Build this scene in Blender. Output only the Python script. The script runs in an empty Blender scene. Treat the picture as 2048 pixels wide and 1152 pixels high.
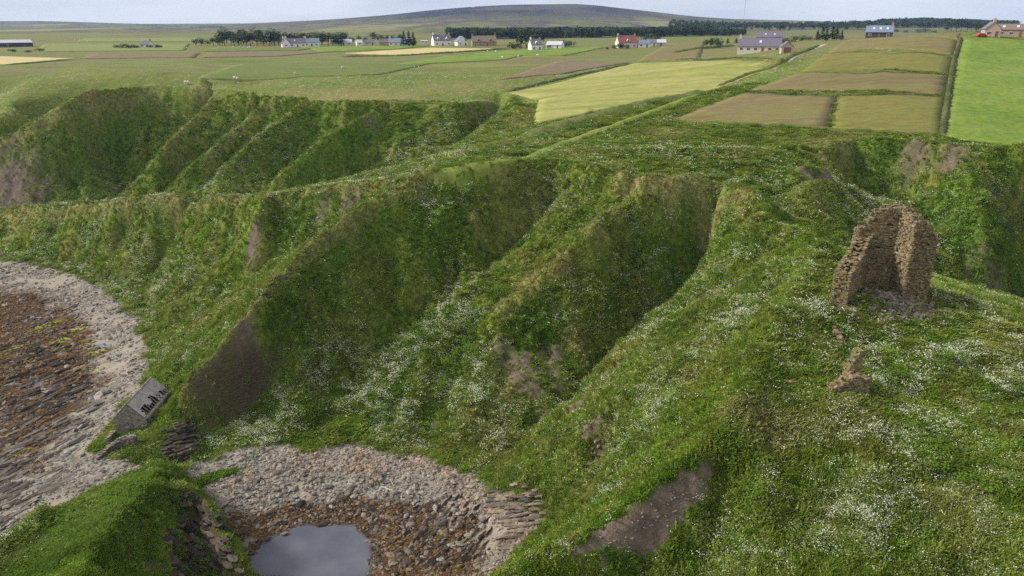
import bpy, bmesh, math, random
import numpy as np
from mathutils import Vector, Matrix, Euler

# ---------------------------------------------------------------- camera, sky, sun, exposure
scene = bpy.context.scene
C = scene.collection
CAMZ = 60.0
PITCH = math.radians(19.8)
FPX = 1462.0                      # focal length in photograph pixels (2048 wide)
cam_data = bpy.data.cameras.new('camera')
cam_data.sensor_width = 36.0
cam_data.lens = 36.0 * FPX / 2048.0
cam_data.clip_start = 0.5
cam_data.clip_end = 40000.0
cam = bpy.data.objects.new('camera', cam_data)
cam.location = (0, 0, CAMZ)
cam.rotation_euler = (math.pi / 2 - PITCH, 0, 0)
C.objects.link(cam)
scene.camera = cam

SUN_EL = math.radians(34)
SUN_AZ = math.radians(-84)        # measured from +Y (view direction) towards +X
sun_dir = Vector((math.sin(SUN_AZ) * math.cos(SUN_EL), math.cos(SUN_AZ) * math.cos(SUN_EL), math.sin(SUN_EL)))
sun_data = bpy.data.lights.new('sun', 'SUN')
sun_data.energy = 5.0
sun_data.angle = math.radians(10)
sun_data.color = (1.0, 0.95, 0.86)
sun = bpy.data.objects.new('sun', sun_data)
sun.rotation_euler = (-sun_dir).to_track_quat('-Z', 'Y').to_euler()
sun.location = (0, 0, 200)
C.objects.link(sun)

world = bpy.data.worlds.new('World')
scene.world = world
world.use_nodes = True
wn, wl = world.node_tree.nodes, world.node_tree.links
wn.clear()
w_out = wn.new('ShaderNodeOutputWorld')
w_bg = wn.new('ShaderNodeBackground')
w_bg.inputs['Strength'].default_value = 0.1
w_sky = wn.new('ShaderNodeTexSky')
w_sky.sky_type = 'NISHITA'
w_sky.sun_disc = False
w_sky.sun_elevation = SUN_EL
w_sky.sun_rotation = SUN_AZ
w_sky.air_density = 1.0
w_sky.dust_density = 2.0
w_sky.ozone_density = 1.5
w_tc = wn.new('ShaderNodeTexCoord')
w_map = wn.new('ShaderNodeMapping')
w_map.inputs['Scale'].default_value = (1.0, 1.0, 5.5)
w_noise = wn.new('ShaderNodeTexNoise')
w_noise.inputs['Scale'].default_value = 3.1
w_noise.inputs['Detail'].default_value = 7.0
w_noise.inputs['Roughness'].default_value = 0.52
w_ramp = wn.new('ShaderNodeValToRGB')
w_ramp.color_ramp.elements[0].position = 0.36
w_ramp.color_ramp.elements[0].color = (6.6, 6.85, 7.3, 1)
w_ramp.color_ramp.elements[1].position = 0.62
w_ramp.color_ramp.elements[1].color = (9.6, 9.6, 9.7, 1)
w_mix = wn.new('ShaderNodeMixRGB')
w_mix.inputs['Fac'].default_value = 0.93
wl.new(w_tc.outputs['Generated'], w_map.inputs['Vector'])
wl.new(w_map.outputs['Vector'], w_noise.inputs['Vector'])
wl.new(w_noise.outputs['Fac'], w_ramp.inputs['Fac'])
wl.new(w_sky.outputs['Color'], w_mix.inputs['Color1'])
wl.new(w_ramp.outputs['Color'], w_mix.inputs['Color2'])
wl.new(w_mix.outputs['Color'], w_bg.inputs['Color'])
wl.new(w_bg.outputs['Background'], w_out.inputs['Surface'])

vs = scene.view_settings
vs.view_transform = 'Standard'
vs.look = 'None'
vs.exposure = 0.1
vs.gamma = 1.0
vs.use_curve_mapping = False
scene.cycles.use_denoising = False
scene.cycles.max_bounces = 4
scene.cycles.diffuse_bounces = 2
scene.cycles.glossy_bounces = 2
scene.cycles.transmission_bounces = 2
scene.cycles.volume_bounces = 0
scene.cycles.transparent_max_bounces = 4

rng = np.random.default_rng(11)
random.seed(5)
# ---------------------------------------------------------------- terrain: heights from ridge and valley lines
CP, SP = math.cos(PITCH), math.sin(PITCH)
def ray(u, v):
    s = (576.0 - v) / FPX
    return ((u - 1024.0) / FPX, CP + s * SP, -SP + s * CP)
def PZ(u, v, z):
    d = ray(u, v)
    t = (z - CAMZ) / d[2]
    return (d[0] * t, d[1] * t, z)
def PY(u, v, y):
    d = ray(u, v)
    t = y / d[1]
    return (d[0] * t, y, CAMZ + d[2] * t)

def axis(a, b, step, lo, hi, grow, maxstep):
    core = list(np.arange(a, b + 1e-6, step))
    s, p = step, core[-1]
    while p < hi:
        s = min(s * grow, maxstep); p += s; core.append(p)
    s, p = step, core[0]
    pre = []
    while p > lo:
        s = min(s * grow, maxstep); p -= s; pre.append(p)
    return np.array(pre[::-1] + core)
GX = axis(-170, 135, 1.0, -5200, 5200, 1.11, 160)
GY = axis(30, 300, 1.0, -160, 6500, 1.07, 130)
NX, NY = len(GX), len(GY)

lines = []
def L(*pts):               # points given as pixel + height
    lines.append([PZ(*p) for p in pts])
def W(*pts):               # points given in metres
    lines.append([tuple(map(float, p)) for p in pts])
# central rim of the near plateau
L((850,350,33.5),(930,345,33.8),(1000,337,34),(1090,318,34.2),(1180,338,33.9),(1215,350,33.6))
L((1215,350,33.6),(1290,374,33.0),(1400,376,33.0),(1490,395,32.6),(1530,424,32.0))
# ridge in the middle of the cove amphitheatre
L((1215,350,33.6),(1270,382,31.5),(1200,460,27),(1120,530,22.4),(1040,590,18.6),(985,630,16),(930,720,10.8),(890,800,7),(870,905,3.2))
L((960,395,29.5),(900,560,18.4),(800,650,12.6),(690,760,7.6),(640,880,3.3))
L((1470,425,27.6),(1410,520,20.6),(1320,610,15.6),(1200,715,10.9),(1100,820,7.8),(1020,905,4.8),(985,945,3.4))
L((880,420,28.3),(835,520,21.5),(770,600,16.2),(690,690,11.5))
L((1110,395,28.6),(1030,470,22.6),(965,545,18.2))
# neck and west crest of the castle promontory
L((1530,424,32),(1505,455,31.2),(1580,468,31.6),(1650,500,31),(1690,560,29.8))
L((1250,790,16.5),(1190,850,12.5),(1150,915,9.2))
L((1660,603,29.4),(1560,640,28.6),(1520,720,27.2),(1485,830,25.6),(1430,905,24),(1300,1010,20.5),(1180,1090,17),(1060,1140,14),(985,1185,11.5),(900,1250,8))
L((1640,520,30.6),(1560,640,28.6))
L((1560,560,28.6),(1430,690,23.6),(1340,800,19),(1260,900,14.5),(1190,980,11))
L((1660,603,29.4),(1760,600,29.6),(1850,578,29.2))
L((1850,578,29.2),(1960,610,28.2),(2048,690,27),(2160,800,25),(2400,1000,22))
L((1700,800,26.2),(1750,950,24),(1700,1150,20.5),(1650,1400,16))
L((2040,900,25.6),(2040,1150,22.2),(2040,1400,18))
L((1430,1000,20.9),(1430,1150,16.8),(1400,1400,12))
L((1300,1100,16.8),(1250,1190,13.5),(1150,1300,9))
L((1500,930,23.6),(1560,1100,19.8))
# cliff top and foot on the right of the cove
L((1195,905,10.2),(1165,985,8),(1140,1040,7.4),(1085,1085,6.4),(1020,1135,5.2),(960,1190,4.4))
L((1010,990,3),(1050,1020,2.9),(1085,1062,2.7),(1020,1112,2.5),(990,1152,2.4),(950,1200,2.2))
# beach heads
L((-300,470,4),(-150,482,3.6),(0,497,3.5),(60,512,3.5),(150,532,3.5),(210,557,3.5),(260,588,3.5),(290,618,3.5),(305,645,3.6),(328,672,3.6),(322,720,3.6),(304,768,3.4),(255,800,3.1),(232,850,2.9),(182,895,2.7),(250,925,2.8),(345,937,2.9),(430,905,3),(520,893,3),(640,889,3.1),(760,897,3.1),(860,915,3.1),(930,940,3.1),(975,965,3.1),(1010,990,3))
L((0,560,2.2),(100,575,2.0),(190,650,2.0),(230,720,1.9),(190,800,1.9),(120,870,1.9),(40,960,1.9),(0,1000,1.9),(-160,1100,2))
L((-300,600,1.0),(0,640,1.0),(120,720,1.0),(60,820,1.0),(-100,950,1.0))
W((-160,60,.5),(-160,120,.3),(-200,160,.3),(-260,180,.5),(-330,190,.6))
L((400,985,2.1),(500,955,2.3),(640,950,2.3),(780,960,2.2),(900,1000,2.1),(960,1060,1.9),(930,1150,1.6))
L((440,1040,1.0),(520,1045,.95),(620,1020,1.0),(720,1022,1.0),(770,1060,.95),(770,1152,.8),(770,1250,.6))
L((512,1122,.3),(590,1064,.36),(690,1060,.36),(726,1090,.3),(712,1152,.2),(600,1152,.05),(560,1250,-.2))
# low platform with the bothy
L((330,790,4.6),(310,830,4.4),(290,880,3.9))
L((335,845,5.6),(355,880,5.0),(385,905,4.0))
# headland in the lower left corner
L((345,942,4.0),(318,945,6.4),(290,990,8.2),(230,1060,9.6),(170,1152,10.6),(100,1300,11))
L((335,930,4.4),(240,962,6.8),(120,1028,8.0),(0,1098,8.8),(-150,1180,9))
W((-49.5,86,2.9),(-55,80,2.6),(-58,70,2.4),(-60,60,2.4),(-64,48,2.2))
L((375,985,5.6),(325,1012,7.0),(310,1060,7.2),(325,1110,6.4),(345,1152,5.4))
L((352,948,4.4),(400,1000,5.4),(440,1060,5.4),(470,1110,4.5),(486,1152,3.6))
L((392,1020,4.4),(392,1075,3.4),(412,1152,2.0),(430,1250,.4))
L((368,950,2.7),(418,1003,1.9),(462,1060,1.0),(492,1112,.6),(508,1160,.3))
# crest dividing the left bay from the burn
L((850,350,33.5),(720,372,30),(600,390,27.5),(500,402,25),(350,405,21),(200,416,16.4),(100,422,13),(0,428,10),(-150,440,7.5))
# long spur running down to the bothy
L((850,350,33.5),(790,385,31),(700,445,27.5),(620,500,24),(560,560,21),(490,650,17.5),(430,720,13),(370,795,8.6),(338,845,5.6))
L((740,402,28.2),(650,457,22.6),(560,520,16.2),(430,600,9.2),(322,655,4.2))
L((560,396,26.4),(520,420,25),(495,470,19.6),(470,510,16),(400,560,9.6),(335,615,5))
L((430,417,21.6),(380,470,13.6),(330,520,8),(272,582,4))
L((300,408,19.2),(260,460,12.4),(215,515,6.6))
L((150,425,13.6),(110,470,8))
L((520,760,8.2),(490,800,6.2),(430,850,4.6),(390,885,3.8))
# right-hand gully beyond the castle
W((50,112,27),(58,117,24),(75,119,19),(90,121,14.4),(115,122,9),(150,122,6),(260,118,2))
L((1600,342,34),(1650,346,33),(1700,400,28.8),(1745,440,24.8))
L((1645,308,34.4),(1680,360,28.6),(1720,410,24.2))
L((1645,305,34.8),(1700,287,35.4),(1800,292,35.5),(1920,303,35.8),(2048,308,36),(2400,320,36))
L((1700,290,35.2),(1745,345,30.2),(1800,420,23.4))
L((1930,340,33),(1955,410,28.6),(1960,500,22.4),(1960,585,16.8))
L((1860,380,28.4),(1850,470,21.8))
L((2060,400,27),(2060,520,19))
L((1620,380,32.2),(1680,430,27.5),(1720,470,24.6))
# burn, its banks and the hillside beyond
L((1000,212,33.2),(960,250,30.6),(920,285,27.4),(880,322,24.4))
W((-20.5,203,24.4),(-45,200,17.4),(-75,203,12),(-110,205,7.5),(-150,208,5),(-220,215,3),(-330,230,1))
L((1040,205,35.2),(980,250,33.4),(930,290,32),(880,330,32.6),(852,348,33.4))
L((1065,250,34.5),(960,312,33.0))
L((1000,200,34.8),(910,215,36),(850,209,36.2),(700,211,36.3),(600,206,36.5),(540,203,36.8),(440,187,38),(390,184,38.2),(310,180,38.8),(200,190,39),(160,200,38),(130,222,35.4),(0,292,25),(-150,350,14),(-300,380,6))
L((440,187,38),(400,230,32.2),(330,300,24.4),(270,370,14.4),(230,402,9.8))
L((545,203,36.8),(500,240,31.6),(420,310,23.2),(330,380,13.6))
L((615,208,36.4),(530,270,29.2),(450,345,19.8),(408,386,14))
L((760,212,36.2),(740,235,34.2),(640,290,28.4),(570,350,20.6),(530,390,14.6))
L((330,200,36),(240,300,21.8),(190,375,11.6))
L((462,196,36.2),(428,232,30.4),(360,300,22.4),(300,370,12.6),(262,402,8.4))
L((568,212,35),(530,245,29.6),(452,312,21.2),(365,382,11.8))
L((640,216,34.8),(562,275,27),(485,348,17.6),(445,388,12.4))
L((775,235,32.4),(690,292,25.6),(615,352,17.8),(570,390,12.6))
L((870,225,34.6),(800,280,28.6),(720,345,20.6))
L((160,202,38),(158,250,31),(155,300,24.2),(148,380,12.6))
L((70,300,19.5),(40,370,9.5))
L((0,148,40),(120,147,40),(320,152,40))
L((-300,160,39),(0,148,40))
L((75,160,39),(0,240,30),(-60,290,22))
W((-105,300,36),(-140,275,30),(-180,265,20),(-240,255,10),(-330,250,4))
L((20,165,35.5),(-60,230,28))
# plateau and fields
L((1100,300,34.2),(1300,300,35),(1500,300,35.2),(1600,300,35.1))
L((1065,250,34.5),(1200,235,36))
L((1010,186,37),(1065,250,34.5))
L((1340,240,36.6),(1600,255,36.9),(1880,272,37))
W(*[(x, y, 37 + .114 * (y - 165) - .012 * max(0, 150 - x)) for x, y in [(95,165),(104,208),(117,241),(150,279),(180,312),(205,335)]])
W(*[(x, y, 37 + .114 * (y - 165)) for x, y in [(300,165),(300,208),(300,241),(300,279),(300,312),(300,335)]])
W((205,335,56.2),(300,335,56.4),(420,340,56.5))
L((1065,250,34.5),(1230,215,37.0),(1420,178,39.8),(1500,147,43.2),(1570,118,47.2),(1640,90,51))
L((1010,186,37),(1140,152,40.4),(1270,126,44))
L((1270,126,44),(1560,122,47))
L((1640,90,51),(1690,78,53))
L((1340,240,36.6),(1500,165,42),(1690,85,52.4))
W((118,350,49.4),(140,350,50))
W((205,335,56.2),(200,400,54.2),(215,500,53.2))
W((260,380,56),(300,460,54),(420,420,55.5))
L((850,190,37.2),(700,180,37.8),(560,180,38),(400,165,38.8))
W((-330,330,40),(-160,340,40.2),(-60,340,40.3),(20,320,40.2),(90,400,44.2))
W((-500,450,41.6),(-220,450,41.6),(-60,450,42),(60,470,43.6),(180,520,47))
W((-700,620,43),(-300,620,43.4),(-60,610,44.6),(120,620,46),(300,620,50))
W((-1400,900,44),(-500,900,43.6),(0,950,44),(400,900,47),(1200,900,50))
W((-2400,1400,50),(-900,1400,47),(0,1400,46),(700,1400,46),(1900,1400,48))
def skyline(pts, y, back):
    a = [PY(u, v, y) for u, v in pts]
    W(*a)
    W(*[(x * 1.25, y * 1.25 , z - back) for x, y, z in a])
skyline([(-900,46),(-300,43),(0,42),(90,41),(200,45),(300,48),(430,51)], 4600, 30)
skyline([(430,51.5),(530,45),(600,42),(700,36),(800,27),(870,19),(950,12.5),(1020,9),(1150,7),(1200,10.5),(1260,18),(1330,26),(1400,35),(1470,40),(1560,44.5),(1650,48.5),(1720,51.5),(1800,53),(1950,52),(2048,53),(2500,50),(2900,50)], 3600, 60)
W(*[PY(u, v, 2300) for u, v in [(600,60),(750,48),(900,41),(1050,38),(1200,40),(1330,46),(1450,52),(1560,53)]])
W(*[PY(u, v, 2600) for u, v in [(0,55),(200,56),(400,57),(560,57)]])
W(*[PY(u, v, 1900) for u, v in [(1700,53),(1745,51),(1775,44),(1830,40.5),(1890,43),(1950,47.5),(2010,51),(2100,53)]])
W(*[PY(u, v, 2100) for u, v in [(1745,54),(1830,50),(1950,53)]])
# the frame of the sheet and the near ground below the camera
W((-5200,6500,60),(0,6500,80),(5200,6500,60))
W((-5200,300,0),(-5200,2000,30),(-5200,6500,60))
W((5200,300,40),(5200,2000,50),(5200,6500,60))
W((-5200,-160,-2),(-300,-160,-2),(-60,-160,-2),(60,-160,-2),(5200,-160,-2))
W((-70,20,-1),(-30,30,-.6),(0,20,0),(30,20,7),(60,20,10),(120,30,9),(200,60,4),(300,90,-1))

def build_heights():
    hsum = np.zeros((NY, NX)); hcnt = np.zeros((NY, NX))
    for ln in lines:
        for a, b in zip(ln[:-1], ln[1:]):
            ia = np.interp(a[0], GX, np.arange(NX)); ib = np.interp(b[0], GX, np.arange(NX))
            ja = np.interp(a[1], GY, np.arange(NY)); jb = np.interp(b[1], GY, np.arange(NY))
            n = int(max(abs(ib - ia), abs(jb - ja)) * 2) + 2
            t = np.linspace(0, 1, n)
            x = a[0] + (b[0] - a[0]) * t; y = a[1] + (b[1] - a[1]) * t; z = a[2] + (b[2] - a[2]) * t
            i = np.clip(np.rint(np.interp(x, GX, np.arange(NX))).astype(int), 0, NX - 1)
            j = np.clip(np.rint(np.interp(y, GY, np.arange(NY))).astype(int), 0, NY - 1)
            np.add.at(hsum, (j, i), z); np.add.at(hcnt, (j, i), 1)
    # coarse to fine relaxation
    levels = [(hsum, hcnt)]
    while min(levels[-1][0].shape) > 12:
        s, c = levels[-1]
        ny, nx = s.shape
        py, px = ny % 2, nx % 2
        s = np.pad(s, ((0, py), (0, px))); c = np.pad(c, ((0, py), (0, px)))
        levels.append((s.reshape(s.shape[0] // 2, 2, s.shape[1] // 2, 2).sum((1, 3)), c.reshape(c.shape[0] // 2, 2, c.shape[1] // 2, 2).sum((1, 3))))
    H = None
    for k in range(len(levels) - 1, -1, -1):
        s, c = levels[k]
        fix = c > 0
        val = np.where(fix, s / np.maximum(c, 1), 0)
        if H is None:
            H = np.full(s.shape, val[fix].mean())
        else:
            H = H.repeat(2, 0).repeat(2, 1)[:s.shape[0], :s.shape[1]]
        H = np.where(fix, val, H)
        for it in range(400 if k > 2 else (260 if k else 160)):
            P = np.pad(H, 1, mode='edge')
            H = (P[:-2, 1:-1] + P[2:, 1:-1] + P[1:-1, :-2] + P[1:-1, 2:]) * .25
            H = np.where(fix, val, H)
    for it in range(1):
        P = np.pad(H, 1, mode='edge')
        H2 = (P[:-2, 1:-1] + P[2:, 1:-1] + P[1:-1, :-2] + P[1:-1, 2:]) * .125 + H * .5
        H = H2
    return H
H0 = build_heights()

# value noise on the ground plane
_lat = rng.random((256, 256))
def vnoise(x, y):
    xi = np.floor(x).astype(int); yi = np.floor(y).astype(int)
    fx = x - xi; fy = y - yi
    fx = fx * fx * (3 - 2 * fx); fy = fy * fy * (3 - 2 * fy)
    a = _lat[yi & 255, xi & 255]; b = _lat[yi & 255, (xi + 1) & 255]
    c = _lat[(yi + 1) & 255, xi & 255]; d = _lat[(yi + 1) & 255, (xi + 1) & 255]
    return (a + (b - a) * fx) * (1 - fy) + (c + (d - c) * fx) * fy
def fbm(x, y, scale, octs=4, rough=.5, seed=0):
    x = np.asarray(x, float) / scale + seed * 17.3; y = np.asarray(y, float) / scale + seed * 9.1
    s = 0; a = 1; t = 0
    for o in range(octs):
        s = s + a * vnoise(x, y); t += a
        x, y = x * 1.97 + y * .31 + 3.7, y * 1.97 - x * .31 + 1.9
        a *= rough
    return s / t

def resample(H, xs, ys):
    def axisw(src, q):
        f = np.interp(q, src, np.arange(len(src)))
        i = np.clip(np.floor(f).astype(int), 0, len(src) - 2); t = f - i
        ids = np.clip(np.stack([i - 1, i, i + 1, i + 2]), 0, len(src) - 1)
        w = np.stack([-.5 * t + t**2 - .5 * t**3, 1 - 2.5 * t**2 + 1.5 * t**3, .5 * t + 2 * t**2 - 1.5 * t**3, -.5 * t**2 + .5 * t**3])
        return ids, w
    iy, wy = axisw(GY, ys); ix, wx = axisw(GX, xs)
    R = sum(H[iy[k]] * wy[k][:, None] for k in range(4))
    return sum(R[:, ix[k]] * wx[k][None, :] for k in range(4))
MX = axis(-150, 125, .5, -5200, 5200, 1.09, 150)
MY = axis(36, 235, .5, -160, 6500, 1.05, 120)
HM = resample(H0, MX, MY)
XX, YY = np.meshgrid(MX, MY)
gy_, gx_ = np.gradient(HM, MY, MX)
SLOPE = np.sqrt(gx_**2 + gy_**2)
def bil(G, x, y):
    fi = np.interp(x, MX, np.arange(len(MX))); fj = np.interp(y, MY, np.arange(len(MY)))
    i = np.clip(fi.astype(int), 0, len(MX) - 2); j = np.clip(fj.astype(int), 0, len(MY) - 2)
    a = fi - i; b = fj - j
    return (G[j, i] * (1 - a) + G[j, i + 1] * a) * (1 - b) + (G[j + 1, i] * (1 - a) + G[j + 1, i + 1] * a) * b
def downslope(scale, seed, reach, n=7):
    """noise drawn out along the fall line: rills and ribs"""
    gl = np.sqrt(gx_**2 + gy_**2) + 1e-3
    dx, dy = gx_ / gl, gy_ / gl
    s = np.zeros(XX.shape); w = 0
    for sg in (-1, 1):
        px, py = XX.copy(), YY.copy()
        for k in range(n):
            s += fbm(px, py, scale, 2, .5, seed); w += 1
            px = px + sg * reach / n * bil(dx, px, py); py = py + sg * reach / n * bil(dy, px, py)
    return (s / w - .5)
RILL = downslope(3.4, 81, 12) * 2.2
RILL2 = downslope(1.5, 82, 6) * 2.2
land = np.clip((HM - 3.2) / 2.0, 0, 1)
steep = np.clip(SLOPE / .6, 0, 1)
def blur(G, n):
    for it in range(n):
        P = np.pad(G, 1, mode='edge')
        G = (P[:-2, 1:-1] + P[2:, 1:-1] + P[1:-1, :-2] + P[1:-1, 2:]) * .125 + G * .5
    return G
# slumped, hummocky turf on the slopes, shallow swells on the plateau
near = 1 / (1 + (np.hypot(XX, YY - 60) / 600)**2)
HM = HM + land * near * ((fbm(XX, YY, 9, 4, .55, 1) - .5) * (.5 + 1.2 * steep) * np.clip((230 - YY) / 90, .3, 1) + (fbm(XX, YY, 2.2, 3, .5, 2) - .5) * (.18 + .5 * steep))
HM = HM + land * (YY < 330) * (np.abs(XX) < 200) * np.clip(1.1 * (HM - blur(HM, 150)), -1.6, 1.8)
HM = HM + land * near * steep * (RILL * 2.2 + RILL2 * .8)
HM = HM + land * steep * (fbm(XX * .8 + YY * .2, HM * 2.2, 3.2, 2, .5, 5) - .5) * .5
beachm = np.clip(1 - np.abs(HM - 1.6) / 2.2, 0, 1)
strata = fbm((XX * .72 - YY * .69) , (XX * .69 + YY * .72) * .12, 1.5, 3, .55, 3) - .5
HM = HM + np.where(HM < 3.4, 1, 0) * np.clip((HM - .6) / .6, 0, 1) * near * strata * .55
HM = HM + np.where(YY > 1300, (fbm(XX, YY, 420, 4, .5, 8) - .5) * 22 * np.clip((YY - 1300) / 900, 0, 1) * np.clip((3300 - YY) / 400, 0, 1), 0)

def hz(x, y):
    x = np.asarray(x, float); y = np.asarray(y, float)
    fi = np.interp(x, MX, np.arange(len(MX))); fj = np.interp(y, MY, np.arange(len(MY)))
    i = np.clip(fi.astype(int), 0, len(MX) - 2); j = np.clip(fj.astype(int), 0, len(MY) - 2)
    a = fi - i; b = fj - j
    return (HM[j, i] * (1 - a) + HM[j, i + 1] * a) * (1 - b) + (HM[j + 1, i] * (1 - a) + HM[j + 1, i + 1] * a) * b
def hit(u, v, ymax=6000.0):
    """where the sight line through a photograph pixel meets the ground"""
    d = ray(u, v)
    t = np.concatenate([np.arange(28, 420, .25), 420 * 1.003 ** np.arange(0, 920)])
    x = d[0] * t; y = d[1] * t; z = CAMZ + d[2] * t
    below = np.nonzero(z < hz(x, y))[0]
    k = below[0] if len(below) else len(t) - 1
    return Vector((x[k], y[k], float(hz(x[k], y[k]))))
# ---------------------------------------------------------------- what grows or lies where (masks on the ground sheet)
def pip(px, py, poly):
    inside = np.zeros(px.shape, bool)
    n = len(poly)
    for i in range(n):
        x1, y1 = poly[i][0], poly[i][1]; x2, y2 = poly[(i + 1) % n][0], poly[(i + 1) % n][1]
        if y1 == y2: continue
        c = ((y1 > py) != (y2 > py)) & (px < (x2 - x1) * (py - y1) / (y2 - y1) + x1)
        inside ^= c
    return inside
jx = (fbm(XX, YY, 3.0, 3, .6, 21) - .5); jy = (fbm(XX, YY, 3.0, 3, .6, 22) - .5)
def polymask(pix, jit=3.0, zs=None):
    poly = [hit(*p) for p in pix]
    return pip(XX + jx * jit, YY + jy * jit, [(p.x, p.y) for p in poly])
def blob(M, u, v, r, a=1.0, ry=None, ang=0.0):
    p = hit(u, v)
    ry = ry or r
    dx, dy = XX + jx * r * .8 - p.x, YY + jy * r * .8 - p.y
    c, s = math.cos(ang), math.sin(ang)
    q = ((dx * c + dy * s) / r)**2 + ((-dx * s + dy * c) / ry)**2
    np.maximum(M, a * np.exp(-q * q * .9), out=M)
def strip(M, pix, w, a=1.0):
    pts = [hit(*p) for p in pix]
    for p, q in zip(pts[:-1], pts[1:]):
        ex, ey = q.x - p.x, q.y - p.y
        l2 = ex * ex + ey * ey + 1e-6
        t = np.clip(((XX - p.x) * ex + (YY - p.y) * ey) / l2, 0, 1)
        d2 = (XX + jx * w * .9 - p.x - t * ex)**2 + (YY + jy * w * .9 - p.y - t * ey)**2
        np.maximum(M, a * np.exp(-(d2 / w**2)**2), out=M)
Z0 = lambda: np.zeros(XX.shape)
nshore = (fbm(XX, YY, 4, 3, .6, 31) - .5)
shore = np.clip((3.3 - (HM + nshore * .5)) / .25, 0, 1) * (YY < 260) * (XX < 8) * (XX > -330)
lowm = polymask([(176,905),(205,860),(240,835),(330,775),(340,800),(355,900),(345,935),(260,925)], 1.5)
hcliff = polymask([(352,948),(398,998),(440,1058),(472,1110),(486,1152),(480,1190),(330,1190),(318,1060),(366,990)], .6)
headm = polymask([(345,935),(240,962),(120,1028),(0,1098),(-60,1130),(-60,1240),(500,1240),(486,1150),(440,1058),(398,998)], .5)
tongue = polymask([(352,965),(400,953),(470,936),(478,944),(405,968),(365,985)], .6)
shore = np.where(lowm | (SLOPE > .75) | hcliff | tongue, 0, shore)
sand = shore * np.clip((fbm(XX, YY, 6, 3, .55, 36) - .56) * 8, 0, 1) * np.clip((HM - 1.5) / .3, 0, 1)
cove = (XX > -46) & (YY < 105)
weed = shore * np.clip((np.where(cove, 1.5 + .65 * np.clip((XX + 25) / 8, 0, 1) * np.clip((82 - YY) / 4, 0, 1), 1.98) - (HM + nshore * .9)) / .35, 0, 1)
algae = Z0()
for u, v, r, a in [(130,680,2.6,1),(95,650,3,.9),(190,705,2.2,1),(175,690,2,1),(160,735,1.6,.9),(60,720,2,.7),(110,700,2.4,1),(150,660,2.2,1),(40,690,2.4,.9),(70,665,2.2,.9),(20,700,2,.8),(200,740,1.6,.9),(120,745,1.6,.8),(935,1075,.9,1),(930,1105,1.2,1),(920,1135,1.3,1),(895,1120,.8,.9),(870,1148,1,1),(950,1145,.8,.8),(975,1098,.8,.7),(40,905,1.4,.8),(105,835,1,.7),(15,920,1.5,.7),(110,935,1.6,.5)]:
    blob(algae, u, v, r, a, ry=r * .45, ang=.7)
soil = Z0()
scar = polymask([(1424,908),(1414,990),(1378,1048),(1326,1094),(1274,1136),(1203,1143),(1140,1122),(1195,1068),(1265,1015),(1340,965),(1390,925)], .7)
soil = np.where(scar, 1.0, soil)
for u, v, r, a in [(505,488,1.7,1),(505,512,1.5,.6),(15,385,9,.9),(70,380,6,.75),(700,405,2.2,.7),(640,425,2,.6),(1620,350,2.6,.9),(1650,352,2.2,.9),(1640,315,1.4,.8),(1835,306,3,.7),(1910,312,3,.8),(1190,845,1.6,.7),(1150,800,1.5,.6),(500,745,1.6,.9),(495,780,1.8,.8),(1650,235,.1,0),(1740,790,1.2,.3),(1790,600,3.4,1),(1840,625,2.8,.9),(1740,585,2.6,1),(1780,625,2,.8),(1690,612,1.0,.5),(1980,572,4,.6),(1960,540,4,.5),(1560,905,1.4,.7),(1520,900,1.3,.6),(1680,920,.8,.6),(1880,980,1.3,.5),(1000,690,2,.7),(1050,740,3,.85),(1020,720,2.4,.8),(1100,715,2.2,.85),(1060,780,2.6,.85),(1000,800,2.2,.6),(1120,760,2.2,.8),(1150,810,2,.85),(1180,850,1.8,.9),(1090,830,2,.7),(905,845,1.6,.5),(865,850,1.4,.6),(960,240,3,.7),(740,238,2.4,.6),(980,215,4,.6),(1700,930,1,.5)]:
    if a: blob(soil, u, v, r, a)
rock = Z0()
for u, v, r, a in [(360,870,2.2,1),(345,900,1.8,1),(375,895,1.6,1),(330,890,1.2,.8),(440,780,2.6,.8),(410,810,2.2,.8),(470,800,2,.7),(400,1040,2.2,1),(420,1090,2.4,1),(390,1110,2.4,1),(350,1080,1.6,.9),(440,1130,2,1),(1050,1000,1.8,.9),(1070,1040,1.8,1),(1150,985,1.6,.7),(1185,930,1.4,.8),(1195,900,1.2,.7),(1030,975,1.4,.8),(270,1115,1.2,.8),(300,1130,1.4,.8),(250,545,1.0,.8),(290,590,1.4,.9),(305,600,1.4,.8),(220,545,1.0,.6),(180,520,1.2,.6),(300,640,1,.6)]:
    blob(rock, u, v, r, a)
hp = [hit(u, v) for u, v in [(352,948),(486,1150)]]
cl = np.clip((SLOPE - 1.05) / .5, 0, 1) * (HM < 13) * (HM > .8) * (YY < 110) * (XX < 12)
rock = np.maximum(rock, cl * .85)
rock = np.where(hcliff, np.maximum(rock, .9), rock)
dry = Z0()
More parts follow.
